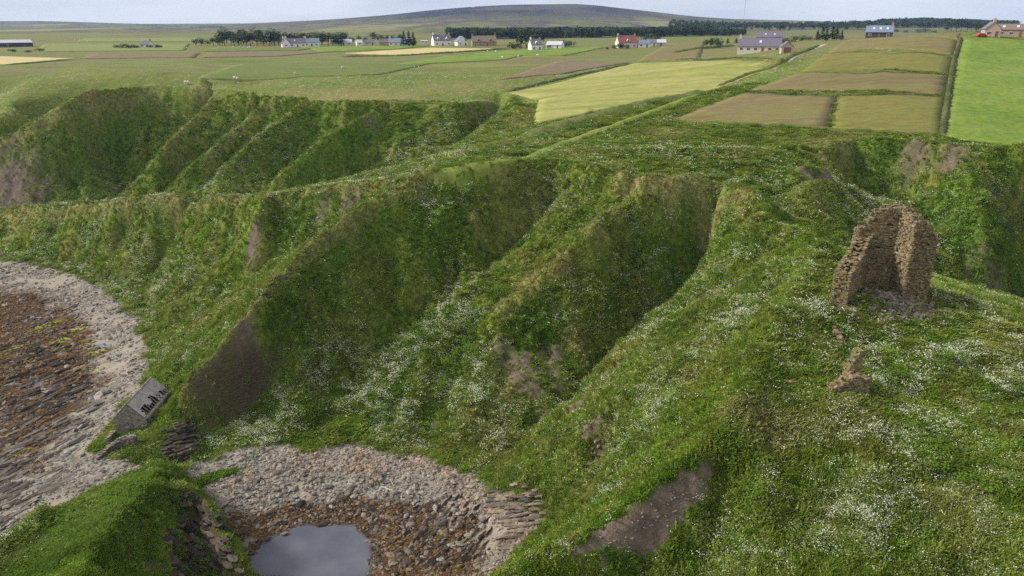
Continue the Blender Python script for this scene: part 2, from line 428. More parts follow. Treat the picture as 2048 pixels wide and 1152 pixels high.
for u, v, r, a in [(1060,565,2.6,.9),(1120,525,2.2,.9),(1010,600,2.2,.8),(1190,455,2,.8),(1230,420,1.8,.7),(1250,348,2.4,.6),(1340,364,2.2,.5),(1440,376,2,.5),(1020,420,4,.4),(1060,390,4,.4),(1000,470,3,.3),(1080,430,4,.4),(960,455,2,.6),(620,490,1.8,.6),(650,470,1.6,.6),(680,455,1.6,.5),(700,190,16,1),(780,195,16,.9),(620,190,12,.8),(830,180,12,.6),(1330,265,7,.7),(1400,350,3,.5),(1650,285,6,.7),(1700,270,5,.6),(1500,300,5,.4),(470,600,4,.55),(420,640,4,.5),(540,560,3,.6),(350,590,3,.4),(160,250,4,.4),(215,380,6,.3),(1150,690,2,.5),(1020,760,3,.6),(1250,690,3,.4),(1400,600,3,.4),(1480,830,2,.7),(1550,860,2.4,.8),(1600,860,2,.6),(1900,1000,3,.5),(1650,1050,2,.5),(1950,1060,2.5,.4),(350,300,3,.4),(420,330,3,.4),(890,180,14,.7),(960,170,14,.6),(1060,180,8,.5),(400,186,4,.5),(300,181,4,.5),(560,390,4,.5),(1040,250,4,.6),(1010,285,4,.5)]:
    blob(dry, u, v, r, a)
strip(dry, [(850,350),(790,385),(700,445),(620,500),(560,560),(490,650),(430,720),(370,795)], 1.2, .6)
strip(soil, [(385,780),(440,705),(500,640),(560,560),(620,500)], .35, .5)
strip(dry, [(500,402),(350,405),(200,416),(0,428)], 1.0, .7)
strip(dry, [(850,350),(720,372),(600,390)], .9, .7)
strip(dry, [(300,182),(160,200),(130,222),(0,292)], 1.3, .7)
strip(dry, [(440,190),(400,230),(330,300)], 1.2, .6)
strip(dry, [(545,206),(500,240),(420,310)], 1.2, .6)
strip(dry, [(1215,350),(1290,374),(1400,376),(1490,395)], .8, .8)
strip(dry, [(1640,310),(1700,400),(1740,435)], 1.2, .6)
lush = Z0()
for u, v, r, a in [(1560,430,2.4,.8),(1540,400,3,.7),(900,470,4,.7),(830,480,4,.8),(800,530,3,.6),(860,660,3,.6),(1100,640,4,.9),(1060,660,3,.8),(700,590,3,.5),(720,540,3,.6),(200,330,10,.7),(150,350,10,.8),(60,320,8,.6),(900,330,4,.7),(960,310,4,.8),(1020,290,5,.8),(300,420,4,.3),(560,440,4,.8),(600,430,3,.8),(520,560,2,.4),(1250,905,2.4,.7),(1330,960,1.6,.8),(1290,1000,1.4,.8),(1220,1060,1.4,.8),(1380,940,1.2,.8),(1950,480,6,.8),(1900,450,6,.8),(1760,345,6,.8),(1720,330,5,.8),(300,960,3,.9),(200,1060,3,.8),(120,1080,3,.7),(340,980,3,.9),(60,1120,3,.8),(240,880,2.4,.9),(330,840,2.4,.8),(330,910,2,.9),(200,890,1.6,.9),(850,430,2,.6),(700,760,2,.4),(760,790,2,.5),(1640,660,3,.6),(1600,700,3,.5),(1900,700,3,.3),(730,260,4,.7),(600,330,5,.7),(480,350,6,.8),(400,355,6,.7),(1520,480,3,.5),(1600,490,3,.5),(700,520,5,.8),(760,480,5,.8),(640,570,4,.8),(570,640,4,.7),(900,430,5,.6),(1350,440,4,.7),(1400,480,5,.7),(1300,470,4,.7),(1330,520,4,.6),(250,250,8,.7),(300,230,8,.7),(220,300,8,.8),(450,250,5,.6),(620,260,6,.7),(700,270,6,.7),(800,260,6,.6),(1980,420,6,.7),(2020,500,6,.8),(1850,450,6,.7)]:
    blob(lush, u, v, r, a)
flower = np.clip((fbm(XX, YY, 14, 3, .55, 41) - .40) * 4.0, 0, 1) * .5 + .08
flower += np.clip((fbm(XX, YY, 40, 2, .5, 43) - .5) * 2, -.1, .2)
FB = Z0()
for u, v, r, a in [(760,780,6,1),(680,740,6,1),(600,800,5,1),(520,850,4,1),(450,870,3,1),(850,700,6,.9),(900,620,5,.8),(800,850,5,.9),(940,760,5,.8),(900,560,4,.8),(950,560,3,.7),(1400,700,5,1),(1330,760,5,1),(1280,830,4,1),(1450,640,5,.9),(1230,900,3,.9),(1250,960,3,.9),(1140,620,4,.6),(1550,960,4,1),(1480,1050,4,1),(1600,1050,4,.9),(1450,1130,3,.9),(1800,780,4,.9),(1700,850,4,.8),(1850,850,4,.7),(1950,720,4,.9),(2000,760,4,.9),(1750,1040,4,.8),(1900,900,4,.6),(2000,1000,4,.7),(1950,1120,4,.8),(1150,1090,2,.8),(1060,1130,2,.9),(560,300,10,.7),(470,330,8,.7),(420,380,8,.8),(300,440,7,.8),(200,470,7,.8),(100,450,7,.7),(400,520,5,.8),(330,560,4,.7),(450,450,5,.7),(600,450,4,.6),(420,600,4,.8),(380,700,3,.8),(340,700,2.4,.7),(860,400,4,.9),(930,400,4,.9),(860,300,7,.7),(800,320,7,.7),(900,250,7,.6),(960,240,7,.6),(1350,450,5,.8),(1300,500,5,.7),(1450,450,4,.7),(1400,430,4,.7),(1250,600,4,.7),(1200,640,4,.7),(1200,300,8,.6),(1350,300,9,.7),(1450,300,8,.6),(1550,320,7,.5),(1750,430,6,.8),(1650,420,4,.7),(1850,380,7,.6),(1950,350,8,.5),(2000,650,4,.8),(1300,660,4,.7),(1450,520,4,.7),(1560,580,3,.7),(1500,600,3,.7),(1640,620,2.5,.8),(700,640,3,.4),(1000,880,2.5,.5)]:
    blob(FB, u, v, r, a)
flower = np.clip(np.maximum(flower * .55, FB * (.35 + .65 * np.clip((fbm(XX, YY, 5, 3, .6, 44) - .35) * 4, 0, 1))), 0, 1)
bare = np.maximum.reduce([shore, soil, rock * 1.0])
flower = np.where(headm, flower * .12, flower)
flower = flower * np.where((HM > 32.6) & (YY > 118), .3, 1)
flower = np.clip(flower * (1 + 1.6 * np.clip(-RILL, -.3, .3)), 0, 1)
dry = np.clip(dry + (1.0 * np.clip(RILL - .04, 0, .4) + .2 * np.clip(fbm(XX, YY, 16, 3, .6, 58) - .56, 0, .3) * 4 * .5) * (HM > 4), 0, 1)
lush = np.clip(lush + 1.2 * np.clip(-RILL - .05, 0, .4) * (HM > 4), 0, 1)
lush = np.where(tongue, 1.0, np.where(headm, np.maximum(lush, .75), lush))
flower = flower * np.clip(1 - bare * 1.4, 0, 1) * (1 - .8 * np.clip(lush - .3, 0, 1)) * (1 - .65 * dry)
moor = np.clip((YY - 1050) / 700, 0, 1)
wetland = np.clip((YY - 230) / 60, 0, 1)
GRIDS = dict(sand=sand, shore=shore, weed=weed, algae=algae, soil=soil, rock=rock, dry=dry, lush=lush, flower=flower, moor=moor)
def samp(G, x, y):
    i = np.clip(np.rint(np.interp(x, MX, np.arange(len(MX)))).astype(int), 0, len(MX) - 1)
    j = np.clip(np.rint(np.interp(y, MY, np.arange(len(MY)))).astype(int), 0, len(MY) - 1)
    return G[j, i]

# ---------------------------------------------------------------- shader helpers
class NT:
    def __init__(self, name):
        self.m = bpy.data.materials.new(name); self.m.use_nodes = True
        self.n, self.l = self.m.node_tree.nodes, self.m.node_tree.links
        self.b = self.n['Principled BSDF']; self.out = self.n['Material Output']
        self.b.inputs['Roughness'].default_value = .9
        self.b.inputs['Specular IOR Level'].default_value = .2
        self.pos = self.n.new('ShaderNodeNewGeometry').outputs['Position']
    def lk(self, a, b): self.l.new(a, b)
    def mapv(self, scale=(1,1,1), rot=(0,0,0), src=None):
        k = self.n.new('ShaderNodeMapping'); k.inputs['Scale'].default_value = scale; k.inputs['Rotation'].default_value = rot
        self.lk(src or self.pos, k.inputs['Vector']); return k.outputs['Vector']
    def noise(self, scale, detail=3, rough=.55, vec=None, dist=0.0):
        k = self.n.new('ShaderNodeTexNoise'); k.inputs['Scale'].default_value = scale
        k.inputs['Detail'].default_value = detail; k.inputs['Roughness'].default_value = rough; k.inputs['Distortion'].default_value = dist
        self.lk(vec or self.pos, k.inputs['Vector']); return k.outputs['Fac']
    def voro(self, scale, vec=None, out='Color', feature='F1', rnd=1.0):
        k = self.n.new('ShaderNodeTexVoronoi'); k.feature = feature; k.inputs['Scale'].default_value = scale
        k.inputs['Randomness'].default_value = rnd
        self.lk(vec or self.pos, k.inputs['Vector']); return k.outputs[out]
    def ramp(self, fac, stops):
        k = self.n.new('ShaderNodeValToRGB'); e = k.color_ramp.elements
        while len(e) < len(stops): e.new(.5)
        for s, (p, c) in zip(e, stops):
            s.position = p; s.color = (c if len(c) == 4 else (*c, 1)) if not isinstance(c, (int, float)) else (c, c, c, 1)
        self.lk(fac, k.inputs['Fac']); return k.outputs['Color']
    def mix(self, fac, a, b, mode='MIX'):
        k = self.n.new('ShaderNodeMixRGB'); k.blend_type = mode
        for s, v in (('Fac', fac), ('Color1', a), ('Color2', b)):
            if hasattr(v, 'links') or hasattr(v, 'is_linked'): self.lk(v, k.inputs[s])
            elif isinstance(v, (int, float)): k.inputs[s].default_value = v if s == 'Fac' else (v, v, v, 1)
            else: k.inputs[s].default_value = (*v, 1)
        return k.outputs['Color']
    def math(self, op, a, b=None, clamp=False):
        k = self.n.new('ShaderNodeMath'); k.operation = op; k.use_clamp = clamp
        for i, v in enumerate((a, b)):
            if v is None: continue
            if isinstance(v, (int, float)): k.inputs[i].default_value = v
            else: self.lk(v, k.inputs[i])
        return k.outputs['Value']
    def attr(self, name, inst=False):
        k = self.n.new('ShaderNodeAttribute'); k.attribute_name = name
        if inst: k.attribute_type = 'INSTANCER'
        return k.outputs['Fac']
    def objrand(self):
        return self.n.new('ShaderNodeObjectInfo').outputs['Random']
    def bump(self, h, strength=.5, dist=.1):
        k = self.n.new('ShaderNodeBump'); k.inputs['Strength'].default_value = strength; k.inputs['Distance'].default_value = dist
        self.lk(h, k.inputs['Height']); self.lk(k.outputs['Normal'], self.b.inputs['Normal'])
    def col(self, c, rough=None):
        if hasattr(c, 'is_linked'): self.lk(c, self.b.inputs['Base Color'])
        else: self.b.inputs['Base Color'].default_value = (*c, 1)
        if rough is not None: self.b.inputs['Roughness'].default_value = rough
        return self.m

G_DARK, G_MID, G_OLIVE, G_LUSH, G_DRY, G_BROWN = (.042,.08,.009), (.095,.145,.014), (.165,.185,.03), (.098,.175,.012), (.25,.24,.08), (.095,.075,.035)
def turf(t, inst):
    """colour of the rough coastal turf, shared by the sheet and the tufts that grow on it"""
    big = t.noise(.055, 3, .6); mid = t.noise(.33, 3, .6)
    c = t.ramp(mid, [(.28, G_DARK), (.42, G_MID), (.58, G_OLIVE), (.74, G_DRY)])
    c2 = t.ramp(big, [(.35, G_MID), (.52, G_LUSH), (.66, G_OLIVE)])
    c = t.mix(.5, c, c2)
    c = t.mix(t.ramp(t.noise(.11, 4, .65), [(.5, 0.0), (.68, .42)]), c, t.mix(t.noise(.6, 3), (.12,.11,.03), (.19,.175,.055)))
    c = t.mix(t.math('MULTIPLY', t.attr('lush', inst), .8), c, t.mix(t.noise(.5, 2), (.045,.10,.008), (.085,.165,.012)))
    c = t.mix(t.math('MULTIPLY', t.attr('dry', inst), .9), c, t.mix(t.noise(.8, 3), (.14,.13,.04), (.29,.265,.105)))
    return c

def ground_material():
    t = NT('ground_turf')
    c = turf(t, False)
    fine = t.noise(5.0, 3, .65)
    c = t.mix(1.0, c, t.ramp(fine, [(.3, .5), (.7, 1.3)]), 'MULTIPLY')
    c = t.mix(1.0, c, t.ramp(t.noise(1.15, 4, .7), [(.32, .5), (.5, 1.0), (.68, 1.5)]), 'MULTIPLY')
    # heather and moor grass of the distant hills
    hi = t.n.new('ShaderNodeSeparateXYZ'); t.lk(t.pos, hi.inputs[0])
    far = t.noise(.0035, 5, .6, t.mapv((1, .45, 1)))
    mo = t.ramp(far, [(.36, (.05,.05,.035)), (.46, (.13,.14,.05)), (.53, (.075,.055,.06)), (.62, (.19,.19,.08))])
    up = t.math('MULTIPLY', t.math('SUBTRACT', hi.outputs['Z'], 62.0), .025, True)
    mo = t.mix(up, mo, t.ramp(far, [(.42, (.02,.02,.032)), (.5, (.05,.038,.048)), (.58, (.07,.066,.045))]))
    pl = t.ramp(t.noise(.012, 5, .6, t.mapv((1, 2.2, 1))), [(.36, (.10,.125,.035)), (.48, (.17,.175,.06)), (.56, (.15,.125,.065)), (.66, (.19,.195,.06))])
    ys = t.math('MULTIPLY', t.math('SUBTRACT', hi.outputs['Y'], 240.0), .008, True)
    c = t.mix(t.math('MULTIPLY', ys, .8), c, pl)
    c = t.mix(t.attr('moor'), c, mo)
    # bare soil
    so = t.ramp(t.noise(1.1, 5, .7), [(.3, (.07,.054,.038)), (.5, (.19,.152,.115)), (.7, (.30,.25,.19))])
    so = t.mix(t.noise(9, 2), so, (.09,.065,.045))
    c = t.mix(t.math('MULTIPLY', t.attr('soil'), 1.15, True), c, so)
    # layered rock
    st = t.noise(1.0, 5, .7, t.mapv((1.2, 1.2, 9.0), (.35, .25, 0)))
    ro = t.ramp(st, [(.3, (.018,.015,.009)), (.46, (.07,.055,.03)), (.6, (.125,.095,.06)), (.72, (.065,.07,.02))])
    c = t.mix(t.attr('rock'), c, ro)
    # shingle
    sh = t.mix(.8, t.ramp(t.noise(.35, 4, .6), [(.3, (.14,.122,.10)), (.5, (.225,.2,.165)), (.7, (.30,.272,.235))]), t.ramp(t.voro(2.2), [(.2, .55), (.8, 1.3)]), 'MULTIPLY')
    sh = t.mix(t.attr('sand'), sh, t.mix(t.noise(2), (.25,.215,.17), (.34,.295,.24)))
    c = t.mix(t.attr('shore'), c, sh)
    we = t.ramp(t.noise(1.2, 5, .7), [(.30, (.018,.013,.009)), (.42, (.05,.032,.014)), (.56, (.12,.06,.014)), (.70, (.15,.12,.06))])
    c = t.mix(t.attr('weed'), c, we)
    al = t.math('MULTIPLY', t.attr('algae'), t.ramp(t.noise(1.6, 4, .7), [(.42, 0.0), (.54, 1.0)]))
    c = t.mix(al, c, t.mix(t.noise(3), (.22,.27,.02), (.35,.36,.06)))
    t.col(c, .95)
    t.b.inputs['Specular IOR Level'].default_value = .1
    t.bump(t.math('ADD', t.noise(3.0, 4, .7), t.math('MULTIPLY', st, t.attr('rock'))), .7, .35)
    return t.m

def grid_mesh(name, j0, j1, mat):
    ny = j1 - j0; nx = len(MX)
    co = np.stack([XX[j0:j1], YY[j0:j1], HM[j0:j1]], -1).reshape(-1, 3)
    idx = np.arange(ny * nx).reshape(ny, nx)
    f = np.stack([idx[:-1, :-1], idx[:-1, 1:], idx[1:, 1:], idx[1:, :-1]], -1).reshape(-1, 4)
    me = bpy.data.meshes.new(name)
    me.vertices.add(len(co)); me.vertices.foreach_set('co', co.ravel())
    me.loops.add(f.size); me.loops.foreach_set('vertex_index', f.ravel().astype(np.int32))
    me.polygons.add(len(f)); me.polygons.foreach_set('loop_start', np.arange(0, f.size, 4, dtype=np.int32))
    me.polygons.foreach_set('use_smooth', np.ones(len(f), bool))
    me.update(calc_edges=True)
    for k, g in GRIDS.items():
        a = me.attributes.new(k, 'FLOAT', 'POINT'); a.data.foreach_set('value', g[j0:j1].ravel().astype(np.float32))
    me.materials.append(mat)
    o = bpy.data.objects.new(name, me); C.objects.link(o); o['kind'] = 'structure'
    return o
M_GROUND = ground_material()
jh = int(np.searchsorted(MY, 1150))
grid_mesh('ground', 0, jh + 1, M_GROUND)
grid_mesh('hills', jh, len(MY), M_GROUND)
# ---------------------------------------------------------------- small mesh helpers
def link_mesh(name, verts, faces, mat, parent=None, smooth=False):
    me = bpy.data.meshes.new(name); me.from_pydata([tuple(v) for v in verts], [], faces)
    if smooth: me.polygons.foreach_set('use_smooth', [True] * len(me.polygons))
    for m in (mat if isinstance(mat, (list, tuple)) else [mat]): me.materials.append(m)
    me.update()
    o = bpy.data.objects.new(name, me); C.objects.link(o)
    if parent is not None: o.parent = parent
    return o
def thing(name, loc, rz, label, cat, group=None):
    o = bpy.data.objects.new(name, None); C.objects.link(o)
    o.empty_display_size = .3
    o.location = loc; o.rotation_euler = (0, 0, rz); tag(o, label, cat, group); return o
def tag(o, label, cat, group=None):
    o['label'] = label; o['category'] = cat
    if group: o['group'] = group
    return o
class MB:
    def __init__(self): self.v = []; self.f = []
    def add(self, vs, fs):
        k = len(self.v); self.v += [tuple(p) for p in vs]; self.f += [tuple(i + k for i in q) for q in fs]; return self
    def box(self, x0, x1, y0, y1, z0, z1, M=None, jit=0.0):
        vs = [Vector((x, y, z)) for z in (z0, z1) for y in (y0, y1) for x in (x0, x1)]
        if jit: vs = [p + Vector((random.uniform(-jit, jit), random.uniform(-jit, jit), random.uniform(-jit, jit))) for p in vs]
        if M is not None: vs = [M @ p for p in vs]
        return self.add(vs, [(0,2,3,1),(4,5,7,6),(0,1,5,4),(2,6,7,3),(0,4,6,2),(1,3,7,5)])
    def tube(self, a, b, ra, rb, n=6):
        a, b = Vector(a), Vector(b); d = (b - a).normalized()
        s = d.cross(Vector((0, 0, 1)) if abs(d.z) < .9 else Vector((1, 0, 0))).normalized(); t = d.cross(s)
        vs = []
        for p, r in ((a, ra), (b, rb)):
            for i in range(n):
                w = 2 * math.pi * i / n; vs.append(p + (s * math.cos(w) + t * math.sin(w)) * r)
        fs = [(i, (i + 1) % n, n + (i + 1) % n, n + i) for i in range(n)] + [tuple(range(n))[::-1], tuple(range(n, 2 * n))]
        return self.add(vs, fs)
    def blobby(self, c, r, n=8, m=6, amp=.2, sq=(1, 1, 1)):
        vs = []; fs = []; ph = random.random() * 9
        for j in range(m + 1):
            a = math.pi * j / m
            for i in range(n):
                b = 2 * math.pi * i / n
                k = r * (1 + amp * (math.sin(3 * b + ph + j) * .5 + random.uniform(-.5, .5)))
                vs.append((c[0] + k * sq[0] * math.sin(a) * math.cos(b), c[1] + k * sq[1] * math.sin(a) * math.sin(b), c[2] + k * sq[2] * math.cos(a)))
        for j in range(m):
            for i in range(n):
                fs.append((j * n + i, (j + 1) * n + i, (j + 1) * n + (i + 1) % n, j * n + (i + 1) % n))
        return self.add(vs, fs)
    def build(self, name, mat, parent=None, smooth=False):
        return link_mesh(name, self.v, self.f, mat, parent, smooth)

# ---------------------------------------------------------------- fields, laid as sheets on the plateau
def field_mat(name, a, b, c, sx=.5, sy=.5, rot=0.0, row=None, bumpd=.3):
    t = NT(name)
    v = t.mapv((sx, sy, .3), (0, 0, rot))
    col = t.ramp(t.noise(.12, 5, .62, v), [(.34, a), (.5, b), (.66, c)])
    col = t.mix(.75, col, t.ramp(t.noise(1.2, 4, .65, v), [(.25, .45), (.75, 1.35)]), 'MULTIPLY')
    if row:
        w = t.n.new('ShaderNodeTexWave'); w.wave_type = 'BANDS'; w.bands_direction = 'X'
        w.inputs['Scale'].default_value = row; w.inputs['Distortion'].default_value = 3.0; w.inputs['Detail'].default_value = 3
        w.inputs['Detail Scale'].default_value = .6
        t.lk(t.mapv((1, 1, 0), (0, 0, rot)), w.inputs['Vector'])
        col = t.mix(.45, col, t.ramp(w.outputs['Fac'], [(.2, .75), (.8, 1.2)]), 'MULTIPLY')
    t.bump(t.noise(1.5, 4, .7), .5, bumpd)
    return t.col(col, .95)
FIELDS = []
def field(pix, mat, lift=.25, label=None, n=26, jit=.5):
    """four corners as photograph pixels, in order round the field"""
    P = [hit(*p) if len(p) == 2 else Vector((*p[:2], 0)) for p in pix]
    L2 = max((P[0] - P[1]).length, (P[3] - P[2]).length); W2 = max((P[0] - P[3]).length, (P[1] - P[2]).length)
    nu = int(min(90, max(10, L2 / 4))); nv = int(min(90, max(10, W2 / 4)))
    vs = []; fs = []
    for j in range(nv + 1):
        b = j / nv
        for i in range(nu + 1):
            a = i / nu
            p = (P[0] * (1 - a) + P[1] * a) * (1 - b) + (P[3] * (1 - a) + P[2] * a) * b
            e = min(i, nu - i, j, nv - j) == 0
            x, y = p.x, p.y
            if e and jit: x += (random.random() - .5) * jit * 2; y += (random.random() - .5) * jit * 2
            vs.append((x, y, float(hz(x, y)) + (lift if not e else lift * .5)))
    for j in range(nv):
        for i in range(nu):
            k = j * (nu + 1) + i
            fs.append((k, k + 1, k + nu + 2, k + nu + 1))
    rim = [i for i in range(nu + 1)] + [j * (nu + 1) + nu for j in range(1, nv + 1)] + [nv * (nu + 1) + i for i in range(nu - 1, -1, -1)] + [j * (nu + 1) for j in range(nv - 1, 0, -1)]
    k0 = len(vs)
    for r in rim: vs.append((vs[r][0], vs[r][1], vs[r][2] - .8))
    for i in range(len(rim)):
        j = (i + 1) % len(rim); fs.append((rim[i], k0 + i, k0 + j, rim[j]))
    o = link_mesh('field', vs, fs, mat, smooth=True); o['kind'] = 'structure'
    if label: o['label'] = label
    FIELDS.append([(p.x, p.y) for p in P])
    return o
F_HAY = field_mat('mown_hay', (.215,.23,.05), (.275,.28,.075), (.33,.305,.11), .25, 1.6, -.55, row=.35)
F_BRIGHT = field_mat('bright_pasture', (.105,.17,.018), (.14,.21,.024), (.175,.225,.04), .6, .6)
F_BROWN = field_mat('brown_hay', (.125,.11,.04), (.175,.14,.055), (.16,.155,.045), .18, 1.5, .05)
F_OLIVE = field_mat('olive_hay', (.135,.13,.028), (.165,.16,.032), (.15,.125,.035), .25, 1.2, .05)
F_STRAW = field_mat('straw_field', (.42,.35,.16), (.48,.41,.19), (.45,.36,.15), .3, 1, 0)
F_PINK = field_mat('reddish_grass', (.15,.115,.06), (.18,.13,.075), (.14,.13,.05), .3, 1, 0)
F_GREEN = field_mat('green_pasture', (.10,.135,.025), (.115,.15,.03), (.13,.155,.04), .3, 1, 0)
field([(1068,250),(1420,181),(1566,121),(1078,200)], F_HAY, .3, 'mown yellow-green hay field', jit=.25)
field([(1012,187),(1076,200.5),(1564,121.3),(1272,127)], F_HAY, .33, jit=.25)
field([(1885,272),(2300,300),(2300,80),(1926,76)], F_BRIGHT, .35, 'bright green pasture')
field([(1345,238),(1655,257),(1672,194),(1490,186)], F_BROWN, .3)
field([(1662,258),(1880,270),(1890,194),(1678,194)], F_OLIVE, .3)
field([(1497,182),(1891,190),(1898,151),(1595,147)], F_BROWN, .3)
field([(1602,144),(1899,147),(1906,114),(1650,109)], F_OLIVE, .3)
field([(1657,106),(1907,111),(1915,82),(1690,84)], F_BROWN, .3)
field([(1694,82),(1916,79),(1920,66),(1770,70)], F_BROWN, .3)
field([(770,132),(1010,120),(1060,108),(900,112)], F_BRIGHT, .4)
field([(915,110),(1130,112),(1215,95),(1050,99)], F_BRIGHT, .4)
field([(690,107),(815,111),(1015,98),(860,96)], F_STRAW, .4)
field([(-120,132),(20,129),(155,118),(-60,112)], F_STRAW, .4)
field([(400,116),(560,113),(670,104),(420,106)], F_PINK, .4)
field([(650,105),(800,98),(860,92),(600,94)], F_BRIGHT, .4)
field([(400,104),(600,101),(640,96),(430,97)], F_GREEN, .4)
field([(390,160),(760,150),(900,120),(480,128)], F_GREEN, .3)
F_LIGHT = field_mat('pale_pasture', (.14,.18,.04), (.18,.21,.055), (.2,.19,.07), .3, 1, 0)
field([(70,104),(370,101),(380,88),(90,88)], F_LIGHT, .5)
field([(150,84),(390,83),(400,76),(170,77)], F_LIGHT, .5)
field([(1000,160),(1130,148),(1260,126),(1120,122)], F_PINK, .35)
field([(160,118),(390,116),(400,107),(190,108)], F_PINK, .4)
field([(1275,122),(1400,117),(1410,84),(1345,86)], F_BROWN, .4)
# ---------------------------------------------------------------- track, lane and rough verges
def ribbon(name, pts, width, mat, lift, kind='structure', step=2.0, edge_drop=.25, bump_=0.0, nw=4):
    P = [hit(*p) for p in pts]; Q = []
    for a, b in zip(P[:-1], P[1:]):
        n = max(1, int((b - a).length / step)); Q += [a.lerp(b, i / n) for i in range(n)]
    Q.append(P[-1])
    for it in range(3): Q = [Q[0]] + [(Q[i - 1] + Q[i] * 2 + Q[i + 1]) / 4 for i in range(1, len(Q) - 1)] + [Q[-1]]
    vs = []; fs = []
    for i, q in enumerate(Q):
        d = (Q[min(i + 1, len(Q) - 1)] - Q[max(i - 1, 0)]); d.z = 0; d.normalize(); s = Vector((d.y, -d.x, 0))
        for k in range(nw + 1):
            t = k / nw * 2 - 1; tp_ = min(1, i / 5, (len(Q) - 1 - i) / 5); w = width * (.5 + random.uniform(-.06, .06)); p = q + s * t * w
            vs.append((p.x, p.y, float(hz(p.x, p.y)) + lift * tp_ * (1 - t * t) + tp_ * bump_ * random.uniform(-.5, .5) * (1 - t * t) - edge_drop * (t * t)))
    for i in range(len(Q) - 1):
        for k in range(nw):
            a = i * (nw + 1) + k; fs.append((a, a + 1, a + nw + 2, a + nw + 1))
    o = link_mesh(name, vs, fs, mat, smooth=True)
    if kind: o['kind'] = kind
    return o
M_TRACK = field_mat('grass_track', (.12,.17,.025), (.16,.21,.03), (.21,.22,.055), .4, .4)
M_LANE = field_mat('grey_lane', (.30,.29,.27), (.38,.36,.33), (.42,.40,.36), .4, .4)
M_BANK = field_mat('rough_verge', (.055,.085,.014), (.09,.12,.022), (.14,.145,.04), .6, .6, bumpd=.6)
M_BANKD = field_mat('dark_ditch_bank', (.045,.06,.016), (.07,.085,.022), (.11,.11,.04), .6, .6, bumpd=.6)
ribbon('track', [(862,346),(930,340),(1000,330),(1080,305),(1180,268),(1290,228),(1400,188),(1480,156),(1560,124),(1600,108)], 3.6, M_TRACK, .3)['label'] = 'green farm track along the hay field'
ribbon('lane', [(1566,123),(1590,112),(1622,99),(1652,88)], 3.4, M_LANE, .35)['label'] = 'pale grey lane by the bungalow'
LANES = []
def keep_clear(pts, half):
    P = [hit(*p) for p in pts]
    for a, b in zip(P[:-1], P[1:]):
        e = (b - a); e.z = 0; e.normalize(); n_ = Vector((-e.y, e.x, 0)) * half; a_, b_ = a - e * .5, b + e * .5
        LANES.append([(q.x, q.y) for q in (a_ + n_, b_ + n_, b_ - n_, a_ - n_)])
keep_clear([(862,346),(930,340),(1000,330),(1080,305),(1180,268),(1290,228),(1400,188),(1480,156),(1560,124),(1600,108)], 1.5)
keep_clear([(1566,123),(1590,112),(1622,99),(1652,88)], 1.8)
def bank(pts, w, h, label, mat=None):
    o = ribbon('grass_bank', pts, w, mat or M_BANK, h, None, 1.2, .3, h * .7, 6); tag(o, label, 'bank')
bank([(1050,275),(1075,266),(1160,240),(1260,214),(1350,195),(1424,182)], 7, .9, 'broad rough green bank between the hay field and the grass track')
bank([(1430,177),(1500,148),(1560,123),(1640,91)], 3, .9, 'dark bank with a dyke between the hay field and the brown strips')
bank([(1005,185),(1080,169),(1170,148),(1270,127)], 3, .7, 'dark bank between the hay field and the rough brown pasture', M_BANKD)
bank([(1270,126),(1400,122),(1566,120)], 2.6, .6, 'thin dark bank along the top of the hay field', M_BANKD)
bank([(680,114),(800,112),(900,106),(1020,98)], 6, .8, 'dark bank below the straw-coloured field', M_BANKD)
bank([(1340,242),(1480,249),(1655,259),(1884,274)], 2.4, .5, 'rough grass bank between the flowery cliff top and the brown strips', M_BANK)
bank([(1885,274),(1897,190),(1908,120),(1922,75)], 2.2, .8, 'dark overgrown boundary between the brown strips and the bright pasture', M_BANKD)
bank([(1490,184),(1700,192),(1890,192)], 1.6, .5, 'low bank between the lowest two rows of brown strips', M_BANKD)
bank([(1597,146),(1750,148),(1898,149)], 1.6, .5, 'low bank between the second and third rows of brown strips', M_BANKD)
bank([(1652,108),(1780,110),(1906,112)], 1.6, .5, 'low bank between the third and fourth rows of brown strips', M_BANKD)
bank([(1345,108),(1400,98),(1470,92)], 5, 1.2, 'overgrown bank beside the garden of the large bungalow', M_BANK)
bank([(0,131),(60,127),(150,119)], 4, .6, 'dark bank beneath the straw field near the long barn', M_BANKD)
